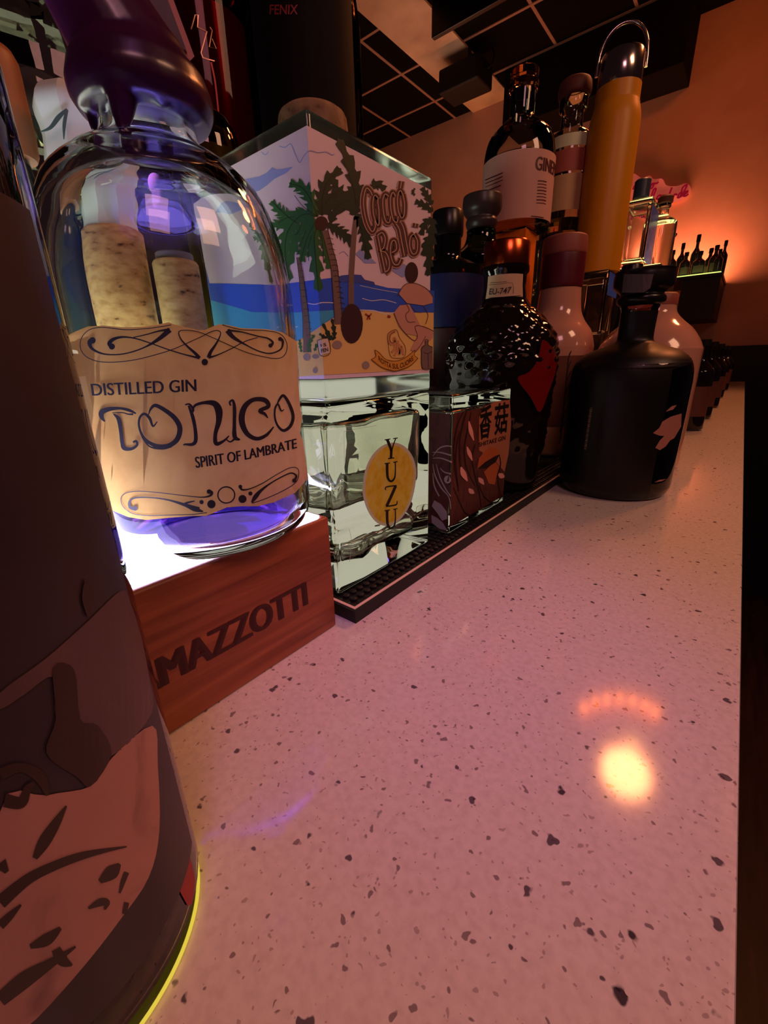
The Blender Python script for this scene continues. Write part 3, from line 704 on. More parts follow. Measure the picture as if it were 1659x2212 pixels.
art('palm_shade_print', (34, 58, 46), 0.0035, [frond(p, w) for p, w in (
    ([(540, 730), (540, 600), (580, 450), (700, 330)], 74), ([(560, 720), (640, 600), (720, 560), (830, 640)], 82), ([(820, 720), (830, 560), (790, 340), (670, 70)], 66), ([(600, 780), (700, 640), (800, 560), (860, 560)], 60), ([(580, 800), (660, 850), (730, 900), (800, 990)], 56), ([(820, 720), (880, 820), (910, 960), (930, 1110)], 56),
    ([(830, 720), (730, 620), (680, 560), (640, 420)], 54), ([(640, 1790), (600, 1760), (540, 1650)], 22), ([(640, 1790), (640, 1720), (620, 1610)], 22), ([(620, 1790), (560, 1770), (510, 1740)], 18), ([(960, 500), (1000, 460), (1080, 510)], 44), ([(1480, 640), (1430, 560), (1390, 490)], 34), ([(1485, 700), (1400, 640), (1330, 610)], 36), ([(1480, 760), (1420, 800), (1380, 900)], 40), ([(1485, 900), (1430, 960), (1400, 1080)], 40), ([(1488, 760), (1470, 900), (1450, 1100), (1440, 1250)], 50), ([(1330, 560), (1310, 530), (1330, 500)], 14))])
art('leaf_rib_print', (20, 46, 30), 0.0040, (), [([(500, 740), (440, 600), (370, 500), (265, 460)], 6), ([(480, 740), (400, 720), (320, 760), (240, 880), (220, 1060), (255, 1270)], 6), ([(500, 800), (470, 920), (480, 1100), (505, 1370)], 6), ([(330, 800), (240, 740), (110, 615)], 5), ([(480, 780), (420, 900), (380, 1020), (360, 1110)], 5), ([(540, 730), (540, 600), (580, 450), (690, 340)], 5)])
art('trunk_print', (118, 100, 92), 0.0037, (), [([(560, 860), (600, 1020), (640, 1180), (660, 1400), (680, 1660)], [50, 56, 60, 62, 76]), ([(330, 1090), (355, 1250), (375, 1420), (395, 1600), (405, 1790), (410, 1900)], [28, 38, 44, 52, 60, 74]), ([(830, 740), (810, 900), (795, 1100), (785, 1300), (785, 1500)], [40, 44, 46, 46, 48])])
art('leaf_edge_print', (16, 40, 26), 0.0039, (), [([(500, 740), (420, 690), (360, 640), (300, 560)], 5), ([(360, 800), (330, 880), (300, 900)], 5), ([(400, 860), (360, 960), (330, 1060)], 5), ([(450, 900), (420, 1000), (420, 1120)], 5), ([(520, 860), (540, 980), (550, 1130)], 5), ([(300, 740), (220, 760), (160, 800)], 5), ([(560, 640), (620, 560), (690, 520)], 5), ([(600, 720), (690, 640), (760, 600)], 5), ([(830, 640), (800, 480), (720, 260)], 5), ([(840, 760), (880, 880), (915, 1050)], 5)])
art('trunk_line_print', (58, 46, 46), 0.0041, (), [([(575+14*i*0.6+5*(i > 8), 930+46*i), (605+14*i*0.6, 925+46*i), (630+14*i*0.6, 935+46*i)], 5) for i in range(15)] + [([(325+7*i, 1150+55*i), (350+7.4*i, 1146+55*i), (368+8*i, 1152+55*i)], 4) for i in range(12)] + [([(535, 870), (575, 1020), (612, 1180), (630, 1400), (645, 1640)], 5), ([(585, 850), (626, 1010), (668, 1170), (690, 1400), (715, 1650)], 5), ([(318, 1090), (338, 1250), (354, 1420), (370, 1600), (372, 1790)], 4), ([(343, 1090), (374, 1250), (398, 1420), (420, 1600), (438, 1790)], 4)])
art('coconut_print', (62, 42, 44), 0.0042, (), (), [((790, 1655), 95, 170), ((530, 800), 58, 62), ((1300, 1220), 56, 90)])
art('stone_print', (150, 138, 126), 0.0044, (), (), [((405, 1940), 30, 30), ((665, 1835), 42, 36), ((480, 1935), 30, 20), ((910, 2010), 32, 34), ((478, 2055), 22, 24)])
OL = mat('script_outline', (190, 150, 132), 0.5)
def lettering(strokes, w, o_):
    bm = bm_new()
    for i_, p in enumerate(strokes): stroke(bm, p, w, corner(o_ + 0.00003*i_), kc, n=7)
    return bm
cocco = [[(965, 560), (945, 520), (915, 500), (895, 560), (890, 640), (905, 740), (930, 820), (965, 870), (990, 830), (985, 780)],
         [(1015, 585), (985, 560), (970, 620), (975, 720), (1000, 800), (1020, 810), (1022, 700), (1012, 620), (1015, 585)],
         [(1105, 570), (1075, 550), (1055, 600), (1060, 700), (1080, 780), (1110, 790), (1120, 740)],
         [(1165, 570), (1140, 535), (1120, 590), (1125, 690), (1145, 770), (1175, 790), (1185, 740)],
         [(1225, 550), (1200, 520), (1180, 580), (1185, 680), (1210, 750), (1235, 730), (1240, 630), (1225, 550)], [(1205, 500), (1215, 440)]]
bello = [[(1010, 900), (1030, 1000), (1055, 1120), (1075, 1215)], [(1010, 900), (1050, 880), (1075, 930), (1060, 1010), (1030, 1030), (1080, 1050), (1110, 1120), (1105, 1190), (1075, 1215)],
         [(1130, 1050), (1170, 1020), (1160, 950), (1130, 960), (1120, 1050), (1145, 1140), (1185, 1150), (1210, 1100)],
         [(1165, 800), (1195, 850), (1215, 950), (1240, 1080)], [(1210, 790), (1235, 850), (1255, 960), (1275, 1060)], [(1320, 890), (1290, 920), (1285, 1000), (1310, 1060), (1345, 1040), (1350, 950), (1320, 890)], [(1330, 830), (1336, 800)]]
obj('script_halo', lettering(cocco+bello, 62, 0.0046), OL, lab, fix=False)
obj('script_body', lettering(cocco+bello, 44, 0.0050), mat('script_brown', (84, 58, 60), 0.5), lab, fix=False)
obj('script_core', lettering(cocco+bello, 7, 0.0054), mat('script_light', (206, 170, 140), 0.5), lab, fix=False)
# seated bather with a wide hat, in line
art('figure_print', (196, 150, 130), 0.0044, [[(1190, 1400), (1240, 1320), (1330, 1310), (1420, 1350), (1480, 1420), (1480, 1480), (1400, 1500), (1260, 1480)], [(1150, 1560), (1200, 1500), (1280, 1490), (1330, 1580), (1380, 1680), (1490, 1720), (1480, 1780), (1330, 1900), (1290, 1880), (1350, 1760), (1250, 1740), (1190, 1680)]])
art('figure_line_print', (98, 60, 60), 0.0048, (), [([(1180, 1420), (1240, 1325), (1330, 1312), (1430, 1360), (1485, 1430)], 6), ([(1250, 1480), (1280, 1540), (1250, 1580), (1270, 1640), (1330, 1640)], 6), ([(1150, 1565), (1190, 1660), (1240, 1730), (1320, 1800), (1350, 1760), (1330, 1680), (1400, 1680), (1490, 1720)], 6), ([(1400, 1500), (1440, 1580), (1420, 1660)], 5), ([(1330, 1900), (1390, 1820), (1420, 1760)], 5), ([(1290, 1500), (1340, 1550), (1390, 1560)], 4)])
art('gin_script_print', (196, 146, 96), 0.0046, (), [([(1160, 1720), (1120, 1740), (1110, 1800), (1130, 1830), (1165, 1800), (1150, 1780), (1160, 1860), (1130, 1900)], 22), ([(1185, 1800), (1180, 1880), (1150, 1930)], 20), ([(1200, 1830), (1195, 1920), (1215, 1850), (1230, 1920)], 18)])
art('gin_script_line', (110, 72, 50), 0.0049, (), [([(1160, 1705), (1100, 1740), (1100, 1820), (1120, 1930), (1170, 1950), (1240, 1935), (1245, 1850), (1200, 1780), (1180, 1720), (1160, 1705)], 4), ([(1160, 1720), (1120, 1750), (1115, 1800), (1140, 1820), (1160, 1800)], 5)])
art('banner_print', (210, 158, 66), 0.0050, [[(985, 1880), (1020, 1900), (1080, 1960), (1160, 1975), (1240, 1950), (1330, 1880), (1325, 1925), (1355, 1950), (1280, 2020), (1160, 2060), (1050, 2030), (955, 1960), (995, 1935)]])
art('banner_line_print', (120, 78, 30), 0.0053, (), [([(985, 1880), (1020, 1900), (1080, 1960), (1160, 1975), (1240, 1950), (1330, 1880)], 6), ([(955, 1960), (1050, 2030), (1160, 2060), (1280, 2020), (1355, 1950)], 6), ([(985, 1880), (995, 1935), (955, 1960)], 5), ([(1330, 1880), (1325, 1925), (1355, 1950)], 5)])
bm = bm_new(); text(bm, 'ROTTA SUL CUORE', [(1015, 1925), (1165, 1998), (1312, 1925), (1318, 1965), (1165, 2042), (1020, 1970)], corner(0.0056), kc, bold=0.02)
obj('banner_lettering', bm, mat('banner_ink', (82, 48, 18), 0.5), lab, fix=False)
art('tag_print', (216, 206, 190), 0.0047, [[(495, 1800), (585, 1780), (605, 1905), (520, 1925)]])
art('tag_line_print', (50, 40, 36), 0.0050, (), [([(495, 1800), (585, 1780), (605, 1905), (520, 1925), (495, 1800)], 5)])
bm = bm_new(); text(bm, 'ES', [(522, 1828), (570, 1818), (574, 1846), (526, 1856)], corner(0.0053), kc, bold=0.02); text(bm, 'PEN', [(526, 1872), (586, 1858), (590, 1890), (530, 1905)], corner(0.0053), kc, bold=0.02)
obj('tag_lettering', bm, mat('black_print', (14, 12, 12), 0.5), lab, fix=False)
art('small_bottle_print', (120, 104, 96), 0.0046, [[(1380, 1880), (1400, 1850), (1415, 1840), (1415, 1800), (1440, 1800), (1440, 1840), (1480, 1855), (1482, 2040), (1390, 2040)]])
art('small_bottle_line', (50, 38, 40), 0.0049, (), [([(1380, 1880), (1395, 1850), (1415, 1838), (1415, 1795), (1440, 1795), (1442, 1838), (1480, 1855)], 5), ([(1385, 1880), (1392, 2035), (1480, 2040)], 5), ([(1400, 1900), (1440, 1910), (1478, 1890)], 4), ([(1440, 1910), (1442, 2036)], 4)])
art('starfish_print', (150, 60, 50), 0.0046, (), [([(905, 1570), (935, 1590), (958, 1570)], 12), ([(920, 1620), (935, 1590), (945, 1620)], 12), ([(1095, 1590), (1120, 1600)], 20)])

# ================================================================== SHIITAKE FLASK
HX, HY0, HY1, HZ = -1.177, 2.04, 2.83, 0.835
t = thing('square_flask', 'square glass flask with dark mushroom label and two black ideograms', 'flask', (HX-0.38, 2.43, ZM))
bm = bm_new(); box(bm, HX-0.74, HX, HY0, HY1, ZM, HZ, 0.022, 4); box(bm, HX-0.68, HX-0.06, HY0+0.06, HY1-0.06, 0.12, HZ-0.09, 0.03, 3, flip=True)
obj('glass', bm, bpy.data.materials['flask_glass'], t, 40, fix=False)
k6 = lambda p: (900 + p[0]/4.74, 800 + p[1]/4.74)
def face(o_):
    def q(px, py):
        p = surf_x(HX, o_)(px, py)
        if p.y < HY0 - o_: p = surf_y(HY0, o_)(px, py)
        return p
    return q
def hp(bm, y0, y1, z0, z1, o_): 
    vs = [bm.verts.new((HX+o_, y, z)) for y, z in ((y0, z0), (y1, z0), (y1, z1), (y0, z1))]; bm.faces.new(vs)
bm = bm_new(); hp(bm, HY0+0.012, HY1-0.02, 0.075, 0.735, 0.0012)
vs = [bm.verts.new((x, HY0-0.0012, z)) for x, z in ((HX-0.30, 0.075), (HX-0.005, 0.075), (HX-0.005, 0.735), (HX-0.30, 0.735))]; bm.faces.new(vs)
lab = obj('label', bm, noisy('red_brown_label', [(0.3, (58, 26, 24)), (0.55, (92, 44, 36)), (0.75, (74, 50, 40))], scale=(1, 1, 0.35), nscale=150, distort=1.5, rough=0.55), t, fix=False, label='dark red-brown printed label')
bm = bm_new(); fill(bm, [k6(p) for p in [(640, 480), (700, 370), (800, 320), (955, 300), (968, 560), (940, 860), (900, 1040), (780, 900), (640, 820)]], face(0.002))
obj('panel_print', bm, mat('ochre_print', (168, 108, 78), 0.55), lab, fix=False)
bm = bm_new(); ST = lambda p, w: stroke(bm, p, w, face(0.0028), k6)
fill(bm, [k6(p) for p in [(620, 1020), (640, 900), (700, 820), (770, 785), (830, 810), (845, 860), (780, 890), (700, 960)]], face(0.0026))
fill(bm, [k6(p) for p in [(690, 1040), (800, 930), (850, 990), (820, 1080), (800, 1170), (740, 1160)]], face(0.0026))
obj('mushroom_print', bm, mat('mushroom_print', (176, 92, 46), 0.55), lab, fix=False)
bm = bm_new()
text(bm, '香', [(650, 375), (785, 335), (752, 690), (642, 715)], face(0.0034), k6, bold=0.02); text(bm, '菇', [(800, 345), (948, 318), (925, 635), (795, 670)], face(0.0034), k6, bold=0.02)
text(bm, 'SHIITAKE GIN', [(640, 740), (912, 665), (908, 712), (640, 785)], face(0.0034), k6, bold=0.015)
obj('lettering', bm, mat('black_print', (14, 12, 12), 0.5), lab, fix=False)
bm = bm_new(); ST = lambda p, w: stroke(bm, p, w, face(0.0032), k6)
fill(bm, [k6(p) for p in [(620, 1010), (700, 940), (800, 880), (850, 860), (810, 940), (720, 1000)]], face(0.0030))
for p in ([(480, 420), (420, 560), (385, 760), (390, 980), (420, 1180)], [(520, 400), (470, 560), (440, 760), (450, 980), (480, 1120)], [(560, 430), (520, 620), (490, 820), (520, 1020), (600, 1180)], [(600, 760), (570, 900), (590, 1040), (640, 1240), (660, 1400)], [(380, 1200), (440, 1340), (500, 1460), (620, 1520)], [(640, 1180), (700, 1300), (800, 1360), (880, 1280)], [(440, 620), (400, 900), (430, 1240)], [(845, 860), (860, 960), (830, 1080), (850, 1240)]): ST(p, [8, 12, 13, 11, 7][:len(p)] if len(p) < 6 else 9)
obj('dark_line_print', bm, mat('line_print', (36, 16, 18), 0.55), lab, fix=False)
bm = bm_new(); ST = lambda p, w: stroke(bm, p, w, face(0.0036), k6)
for p, w in (([(535, 520), (555, 620), (585, 720)], [10, 42, 8]), ([(515, 780), (540, 850), (570, 925)], [8, 40, 8]), ([(455, 990), (480, 1060), (520, 1135)], [14, 56, 10]), ([(635, 1100), (660, 1130), (690, 1170)], [12, 48, 8]), ([(535, 1210), (560, 1240), (590, 1260)], [14, 50, 10]), ([(840, 1060), (870, 1080), (900, 1090)], [20, 56, 12])): ST(p, w)
obj('eye_print', bm, mat('pink_print_pale', (222, 160, 150), 0.5), lab, fix=False)
bm = bm_new(); ST = lambda p, w: stroke(bm, p, w, face(0.0030), k6)
for p in ([(165, 880), (230, 800), (300, 775), (360, 780)], [(165, 900), (250, 900), (360, 940)], [(165, 960), (190, 1080), (250, 1200), (330, 1300), (350, 1420)], [(200, 960), (240, 1100), (300, 1220), (350, 1290)], [(160, 840), (240, 840), (350, 870)], [(240, 1000), (280, 1040), (350, 1060)], [(165, 1050), (180, 1180), (230, 1290)]): ST(p, [5, 12, 14, 8, 5][:len(p)])
dot(bm, (316, 1118), 36, face(0.0034), k6, 40)
fill(bm, [k6(p) for p in [(155, 1390), (180, 1330), (250, 1370), (310, 1450), (315, 1520), (260, 1540), (210, 1460)]], face(0.003)); fill(bm, [k6(p) for p in [(150, 1480), (210, 1510), (270, 1560), (312, 1640), (230, 1620), (155, 1560)]], face(0.003))
obj('grey_swirl_print', bm, mat('grey_print', (176, 172, 166), 0.55), lab, fix=False)

# ================================================================== BACK ROW
AMB = glass('amber_glass', (150, 52, 14)); AMBT = thin_glass('amber_sheet', (190, 70, 26), 0.2)
# large dark amber bottle
c = (-2.44, 2.36)
t = thing('amber_bottle', 'large dark brown bottle with small red letters behind the beach bottle', 'bottle', (c[0], c[1], ZS))
bm = bm_new(); lathe(bm, smooth_profile([(0.30, ZS), (0.325, ZS+0.03), (0.33, 1.3), (0.33, 2.7), (0.325, 2.95), (0.28, 3.15), (0.16, 3.4), (0.11, 3.6), (0.11, 3.95)], 3), c, 56); obj('glass', bm, AMBT, t, 50)
bm = bm_new(); lathe(bm, [(0.285, ZS+0.06), (0.29, 1.3), (0.29, 2.6)], c, 48); obj('spirit', bm, mat('dark_spirit', (118, 14, 14), 0.2), t, 50, label='dark brown spirit')
a0 = math.degrees(math.atan2(-c[1], -c[0]))
bm = bm_new(); cyl_patch(bm, c, 0.333, a0-70, a0+54, 1.35, 3.0); lab = obj('label', bm, mat('black_brown_label', (17, 9, 9), 0.7, spec=0.15), t, 50, fix=False)
bm = bm_new(); text(bm, 'FENIX', [(583, 10), (644, 10), (643, 31), (582, 31)], surf_cyl(c, 0.333, 0.003), bold=0.01, slices=8); obj('lettering', bm, mat('red_letter', (150, 48, 42), 0.5), lab, fix=False)
bm = bm_new(); lathe(bm, [(0.12, 3.951), (0.12, 4.2), (0.11, 4.22)], c, 32); obj('cap', bm, BLK, t, 40)
# amber bottle with a zigzag figure
c = (-2.49, 1.68)
t = thing('amber_bottle', 'red-brown bottle with an angular zigzag mark right of the purple wax', 'bottle', (c[0], c[1], ZS))
bm = bm_new(); lathe(bm, smooth_profile([(0.22, ZS), (0.245, ZS+0.03), (0.25, 1.3), (0.25, 2.7), (0.24, 2.9), (0.14, 3.15), (0.09, 3.3), (0.09, 3.6)], 3), c, 48); obj('glass', bm, AMBT, t, 50)
bm = bm_new(); lathe(bm, [(0.20, ZS+0.06), (0.21, 1.3), (0.21, 2.65)], c, 40); obj('spirit', bm, mat('red_spirit', (112, 30, 12), 0.15), t, 50)
bm = bm_new(); kz = lambda p: (380 + p[0]/3.95, p[1]/3.95); gz = surf_cyl(c, 0.25, 0.003)
stroke(bm, [(130, 250), (165, 125), (190, 128), (185, 230), (265, 270), (215, 450), (230, 490), (330, 520)], 9, gz, kz, n=1)
stroke(bm, [(290, 230), (310, 260), (285, 400), (345, 415), (310, 330)], 7, gz, kz, n=1)
obj('zigzag_mark', bm, mat('pale_gold', (216, 160, 110), 0.3, 0.6), t, fix=False)
bm = bm_new(); stroke(bm, [(300, 530), (335, 700), (365, 970)], 14, gz, kz); obj('red_line', bm, mat('bright_red_line', (214, 52, 24), 0.4), t, fix=False)
bm = bm_new(); lathe(bm, [(0.10, 3.601), (0.10, 3.8)], c, 24); obj('cap', bm, BLK, t, 40)
# slim dark bottle between the two amber ones
# squat olive dome
c = (-2.215, 1.44)
t = thing('olive_flask', 'squat domed flask with yellow-green liquid below the zigzag bottle', 'flask', (c[0], c[1], ZS))
bm = bm_new(); lathe(bm, smooth_profile([(0.13, ZS), (0.15, ZS+0.03), (0.155, 1.4), (0.155, 1.9), (0.14, 2.05), (0.09, 2.13), (0.0, 2.15)], 4), c, 40); obj('glass', bm, thin_glass('olive_sheet', (170, 160, 80)), t, 50)
bm = bm_new(); lathe(bm, [(0.12, ZS+0.05), (0.14, 1.3), (0.14, 1.98)], c, 36); obj('liquid', bm, mat('olive_liquid', (150, 138, 40), 0.3), t, 50)
# cork-clad canisters seen through the gin bottle
CKS = noisy('cork_sheet', [(0.3, (66, 44, 28)), (0.38, (170, 128, 78)), (0.6, (204, 166, 108)), (0.75, (180, 140, 90))], scale=(1, 1, 2.2), nscale=130, detail=7, rough=0.85)
c = (-2.045, 0.81)
t = thing('cork_canister', 'wide cork-clad canister with white paper top, seen through the tan-label bottle', 'canister', (c[0], c[1], ZS))
bm = bm_new(); lathe(bm, [(0.135, ZS), (0.135, 1.55), (0.128, 1.56)], c, 48); obj('body', bm, CKS, t, 50)
bm = bm_new(); lathe(bm, smooth_profile([(0.127, 1.561), (0.12, 1.62), (0.135, 1.70), (0.12, 1.80), (0.13, 1.88), (0.10, 1.93), (0.05, 1.95)], 3), c, 9); pt_ = obj('paper_top', bm, mat('white_green_paper', (196, 206, 200), 0.6, trans=0.0), t, 20, label='crumpled white paper top')
bm = bm_new(); ks = lambda p: (p[0]/4.423, p[1]/4.423); gq = surf_cyl(c, 0.135, 0.004)
stroke(bm, [(640, 1040), (560, 1120), (480, 1220), (380, 1260)], [20, 50, 36, 8], gq, ks); stroke(bm, [(640, 1050), (615, 1180), (610, 1330)], [30, 36, 10], gq, ks)
obj('leaf_print', bm, mat('dark_green_print', (62, 84, 82), 0.5), pt_, fix=False)
c = (-1.835, 0.98)
t = thing('cork_canister', 'slim cork-clad canister beside the beach label, seen through the tan-label bottle', 'canister', (c[0], c[1], ZS))
bm = bm_new(); lathe(bm, [(0.092, ZS), (0.092, 1.40), (0.086, 1.41)], c, 48); obj('body', bm, CKS, t, 50)
bm = bm_new(); lathe(bm, [(0.075, 1.411), (0.075, 1.44), (0.07, 1.445)], c, 32); obj('lid', bm, mat('grey_lid', (96, 92, 96), 0.4), t, 40)
c = (-2.225, 0.62)
t = thing('dark_bottle', 'dark grey bottle with brown stopper at the left edge behind the nearest bottle', 'bottle', (c[0], c[1], ZS))
bm = bm_new(); lathe(bm, smooth_profile([(0.095, ZS), (0.10, ZS+0.02), (0.10, 1.55), (0.07, 1.66), (0.06, 1.74)], 3), c, 36); obj('glass', bm, mat('grey_green_glass', (44, 50, 48), 0.12), t, 50)
bm = bm_new(); lathe(bm, smooth_profile([(0.065, 1.741), (0.095, 1.76), (0.10, 1.95), (0.09, 2.05), (0.0, 2.07)], 3), c, 32); obj('stopper', bm, noisy('brown_stopper', [(0.3, (110, 64, 38)), (0.7, (158, 98, 60))], nscale=20, rough=0.5), t, 50)
c = (-2.93, 0.98)
t = thing('crystal_decanter', 'cut crystal decanter in the top left corner behind the purple wax', 'decanter', (c[0], c[1], ZS))
bm = bm_new(); lathe(bm, [(0.22, ZS), (0.25, 1.2), (0.26, 1.9), (0.20, 2.0), (0.24, 2.1), (0.31, 2.25), (0.33, 2.55), (0.28, 2.62), (0.33, 2.70), (0.25, 2.95), (0.12, 3.1), (0.10, 3.3)], c, 12); obj('glass', bm, glass('crystal', (246, 247, 236)), t)
bm = bm_new(); lathe(bm, [(0.105, 3.301), (0.18, 3.4), (0.13, 3.55), (0.0, 3.6)], c, 10); obj('stopper', bm, glass('crystal', (246, 247, 236)), t)

# dark bottle with a blue label
c = (-2.16, 3.6)
t = thing('dark_bottle', 'dark bottle with black cap and deep blue label right of the beach bottle', 'bottle', (c[0], c[1], ZM))
bm = bm_new(); lathe(bm, smooth_profile([(0.28, ZM), (0.31, 0.06), (0.315, 0.2), (0.315, 1.62), (0.30, 1.72), (0.22, 1.80), (0.13, 1.83), (0.115, 1.88), (0.115, 2.0)], 4), c, 48); obj('glass', bm, mat('black_glass', (12, 10, 14), 0.08, spec=0.7), t, 50)
bm = bm_new(); lathe(bm, [(0.125, 2.001), (0.13, 2.02), (0.13, 2.17), (0.12, 2.185)], c, 32); obj('cap', bm, mat('black_cap', (14, 12, 16), 0.3), t, 40)
bm = bm_new(); cyl_patch(bm, c, 0.317, -130, 60, 1.28, 1.68); obj('label', bm, mat('deep_blue_label', (14, 26, 74), 0.4), t, 50, fix=False)
bm = bm_new(); cyl_patch(bm, c, 0.317, -130, 60, 0.5, 1.27); obj('label', bm, mat('brown_label', (52, 26, 24), 0.5), t, 50, fix=False)
# hobnail bottle with copper cap
c = (-1.47, 3.27)
t = thing('hobnail_bottle', 'dark knobbly glass bottle with copper cap and paper neck tag', 'bottle', (c[0], c[1], ZM))
prof = smooth_profile([(0.30, ZM), (0.345, 0.07), (0.36, 0.25), (0.385, 0.6), (0.405, 0.95), (0.40, 1.08), (0.36, 1.2), (0.27, 1.31), (0.19, 1.385), (0.165, 1.42)], 8)
bm = bm_new(); seg = 120; rings = []
for (r_, z) in prof:
    row = []
    for k in range(seg):
        a = 2*math.pi*k/seg
        u, v = a*13/ (2*math.pi)*2, z*17
        w = abs(math.sin(math.pi*(u+v)/2))*abs(math.sin(math.pi*(u-v)/2)) if 0.30 < z < 1.36 else 0
        rr = r_*(1 + 0.06*w)
        row.append(bm.verts.new((c[0]+rr*math.cos(a), c[1]+rr*math.sin(a), z)))
    rings.append(row)
for A, B in zip(rings, rings[1:]):
    for k in range(seg): bm.faces.new((A[k], A[(k+1) % seg], B[(k+1) % seg], B[k]))
bm.faces.new(rings[0][::-1])
obj('glass', bm, mat('brown_black_glass', (20, 12, 10), 0.07, spec=0.8), t, 50)
bm = bm_new(); lathe(bm, [(0.163, 1.4215), (0.150, 1.5), (0.150, 1.58), (0.165, 1.60), (0.165, 1.635)], c, 40); obj('neck', bm, mat('brown_black_glass', (20, 12, 10), 0.07, spec=0.8), t, 50)
bm = bm_new(); lathe(bm, [(0.157, 1.636), (0.160, 1.65), (0.160, 1.775), (0.15, 1.79)], c, 48); obj('cap', bm, mat('copper', (214, 96, 50), 0.22, 1.0), t, 40, label='shiny copper cap')
a0 = math.degrees(math.atan2(-c[1], -c[0]))
bm = bm_new()
rows = [[bm.verts.new((c[0]+r_*math.cos(math.radians(a0-52+104*i/24)), c[1]+r_*math.sin(math.radians(a0-52+104*i/24)), z)) for i in range(25)] for r_, z in ((0.164, 1.425), (0.154, 1.5), (0.152, 1.57))]
for A, B in zip(rows, rows[1:]):
    for i in range(24): bm.faces.new((A[i], A[i+1], B[i+1], B[i]))
lab = obj('neck_tag', bm, mat('cream_tag', (204, 168, 136), 0.6), t, 50, fix=False, label='cream paper tag with handwriting')
kh = lambda p: (920 + p[0]/3.77, 400 + p[1]/3.77); gh = surf_cyl(c, 0.162, 0.004)
bm = bm_new(); text(bm, 'EU-747', [(512, 842), (600, 838), (700, 826), (702, 876), (602, 888), (514, 892)], gh, kh, bold=0.012, slices=8, shear=0.2)
stroke(bm, [(512, 812), (600, 806), (705, 796), (712, 885)], 3.5, gh, kh, n=2); stroke(bm, [(512, 918), (600, 912), (772, 898)], 3.5, gh, kh); stroke(bm, [(525, 795), (590, 792), (660, 784)], 4, gh, kh)
obj('lettering', bm, INK, lab, fix=False)
bm = bm_new(); fill(bm, [(q.x, q.y) for q in spline([(1172, 735), (1192, 750), (1203, 778), (1198, 810), (1184, 850), (1166, 890), (1146, 858), (1118, 818), (1142, 804), (1162, 776)], 4, True)], surf_cyl(c, 0.425, 0.0), slices=8); obj('red_patch', bm, mat('red_glass_patch', (112, 12, 14), 0.3), t, 50, fix=False)
# green decanter
c = (-2.285, 4.447)
zz = lambda z: 1+(z-1)*0.862
t = thing('green_decanter', 'green glass decanter with wide stopper behind the copper cap', 'decanter', (c[0], c[1], ZM))
bm = bm_new(); lathe(bm, smooth_profile([(0.285, ZM), (0.32, 0.07), (0.336, 0.6), (0.345, zz(1.6)), (0.349, zz(2.05)), (0.332, zz(2.14)), (0.26, zz(2.20)), (0.172, zz(2.27)), (0.142, zz(2.36)), (0.142, zz(2.42))], 4), c, 48); obj('glass', bm, thin_glass('green_sheet', (96, 122, 60)), t, 50)
bm = bm_new(); lathe(bm, [(0.28, 0.08), (0.30, 0.6), (0.31, zz(1.95))], c, 40); obj('liquid', bm, mat('dark_green_liquid', (34, 38, 16), 0.2), t, 50)
bm = bm_new(); lathe(bm, smooth_profile([(0.12, zz(2.421)), (0.142, zz(2.45)), (0.155, zz(2.50)), (0.142, zz(2.54)), (0.151, zz(2.56)), (0.187, zz(2.62)), (0.187, zz(2.72)), (0.164, zz(2.76)), (0.0, zz(2.77))], 4), c, 40); obj('stopper', bm, mat('dark_grey_stopper', (58, 46, 46), 0.35), t, 50)

# white glazed bottles with a wine-red dipped neck
def glazed(cx, cy, k, lab_, dip):
    t = thing('glazed_bottle', lab_, 'bottle', (cx, cy, ZM)); c = (cx, cy)
    zz = lambda z: 1+(z-1)*k
    CER = mat('cream_glaze', (206, 150, 126), 0.12, spec=0.6, coat=0.4)
    bm = bm_new(); lathe(bm, smooth_profile([(0.29*k, ZM), (0.33*k, 0.05), (0.335*k, 0.2), (0.34*k, zz(1.0)), (0.335*k, zz(1.13)), (0.30*k, zz(1.24)), (0.235*k, zz(1.33)), (0.195*k, zz(1.42)), (0.18*k, zz(1.55)), (0.175*k, zz(1.60))], 5), c, 56)
    obj('body', bm, CER, t, 50)
    bm = bm_new(); lathe(bm, smooth_profile([(0.181*k, zz(1.601)), (0.186*k, zz(1.63)), (0.186*k, zz(1.84)), (0.178*k, zz(1.86))], 3), c, 44); obj('wax_band', bm, mat('wine_red_wax', (92, 16, 34), 0.4), t, 50, label='wine-red wax band')
    bm = bm_new(); lathe(bm, smooth_profile([(0.182*k, zz(1.861)), (0.188*k, zz(1.88)), (0.184*k, zz(1.97)), (0.16*k, zz(2.01)), (0.0, zz(2.02))], 4), c, 44); obj('stopper', bm, mat('dusky_stopper', (150, 78, 66), 0.5), t, 50)
    bm = bm_new(); cyl_patch(bm, c, 0.345*k, -150, 40, 0.35, 1.03); lab = obj('label', bm, mat('sketch_label', (112, 62, 46), 0.6), t, 50, fix=False)
    bm = bm_new()
    for q in range(7): stroke(bm, [(1208+3*q, 960-26*q), (1216+2*q, 920-24*q), (1234, 890-22*q)], 2, surf_cyl(c, 0.345*k, 0.003))
    obj('sketch_print', bm, INK, lab, fix=False)
p = atD(1203, 700, 5.1)
glazed(p.x, p.y, 1.11, 'cream glazed bottle with wine-red wax band around its neck', True)
p = atD(1408, 700, 4.8); c = (p.x, p.y)
t = thing('glazed_bottle', 'stout cream glazed bottle half hidden right behind the black bottle', 'bottle', (c[0], c[1], 0.0))
bm = bm_new(); lathe(bm, smooth_profile([(0.36, 0.0), (0.405, 0.03), (0.415, 0.15), (0.42, 0.95), (0.41, 1.08), (0.33, 1.21), (0.23, 1.30), (0.18, 1.36), (0.165, 1.42)], 5), c, 56); obj('body', bm, mat('cream_glaze'), t, 50)
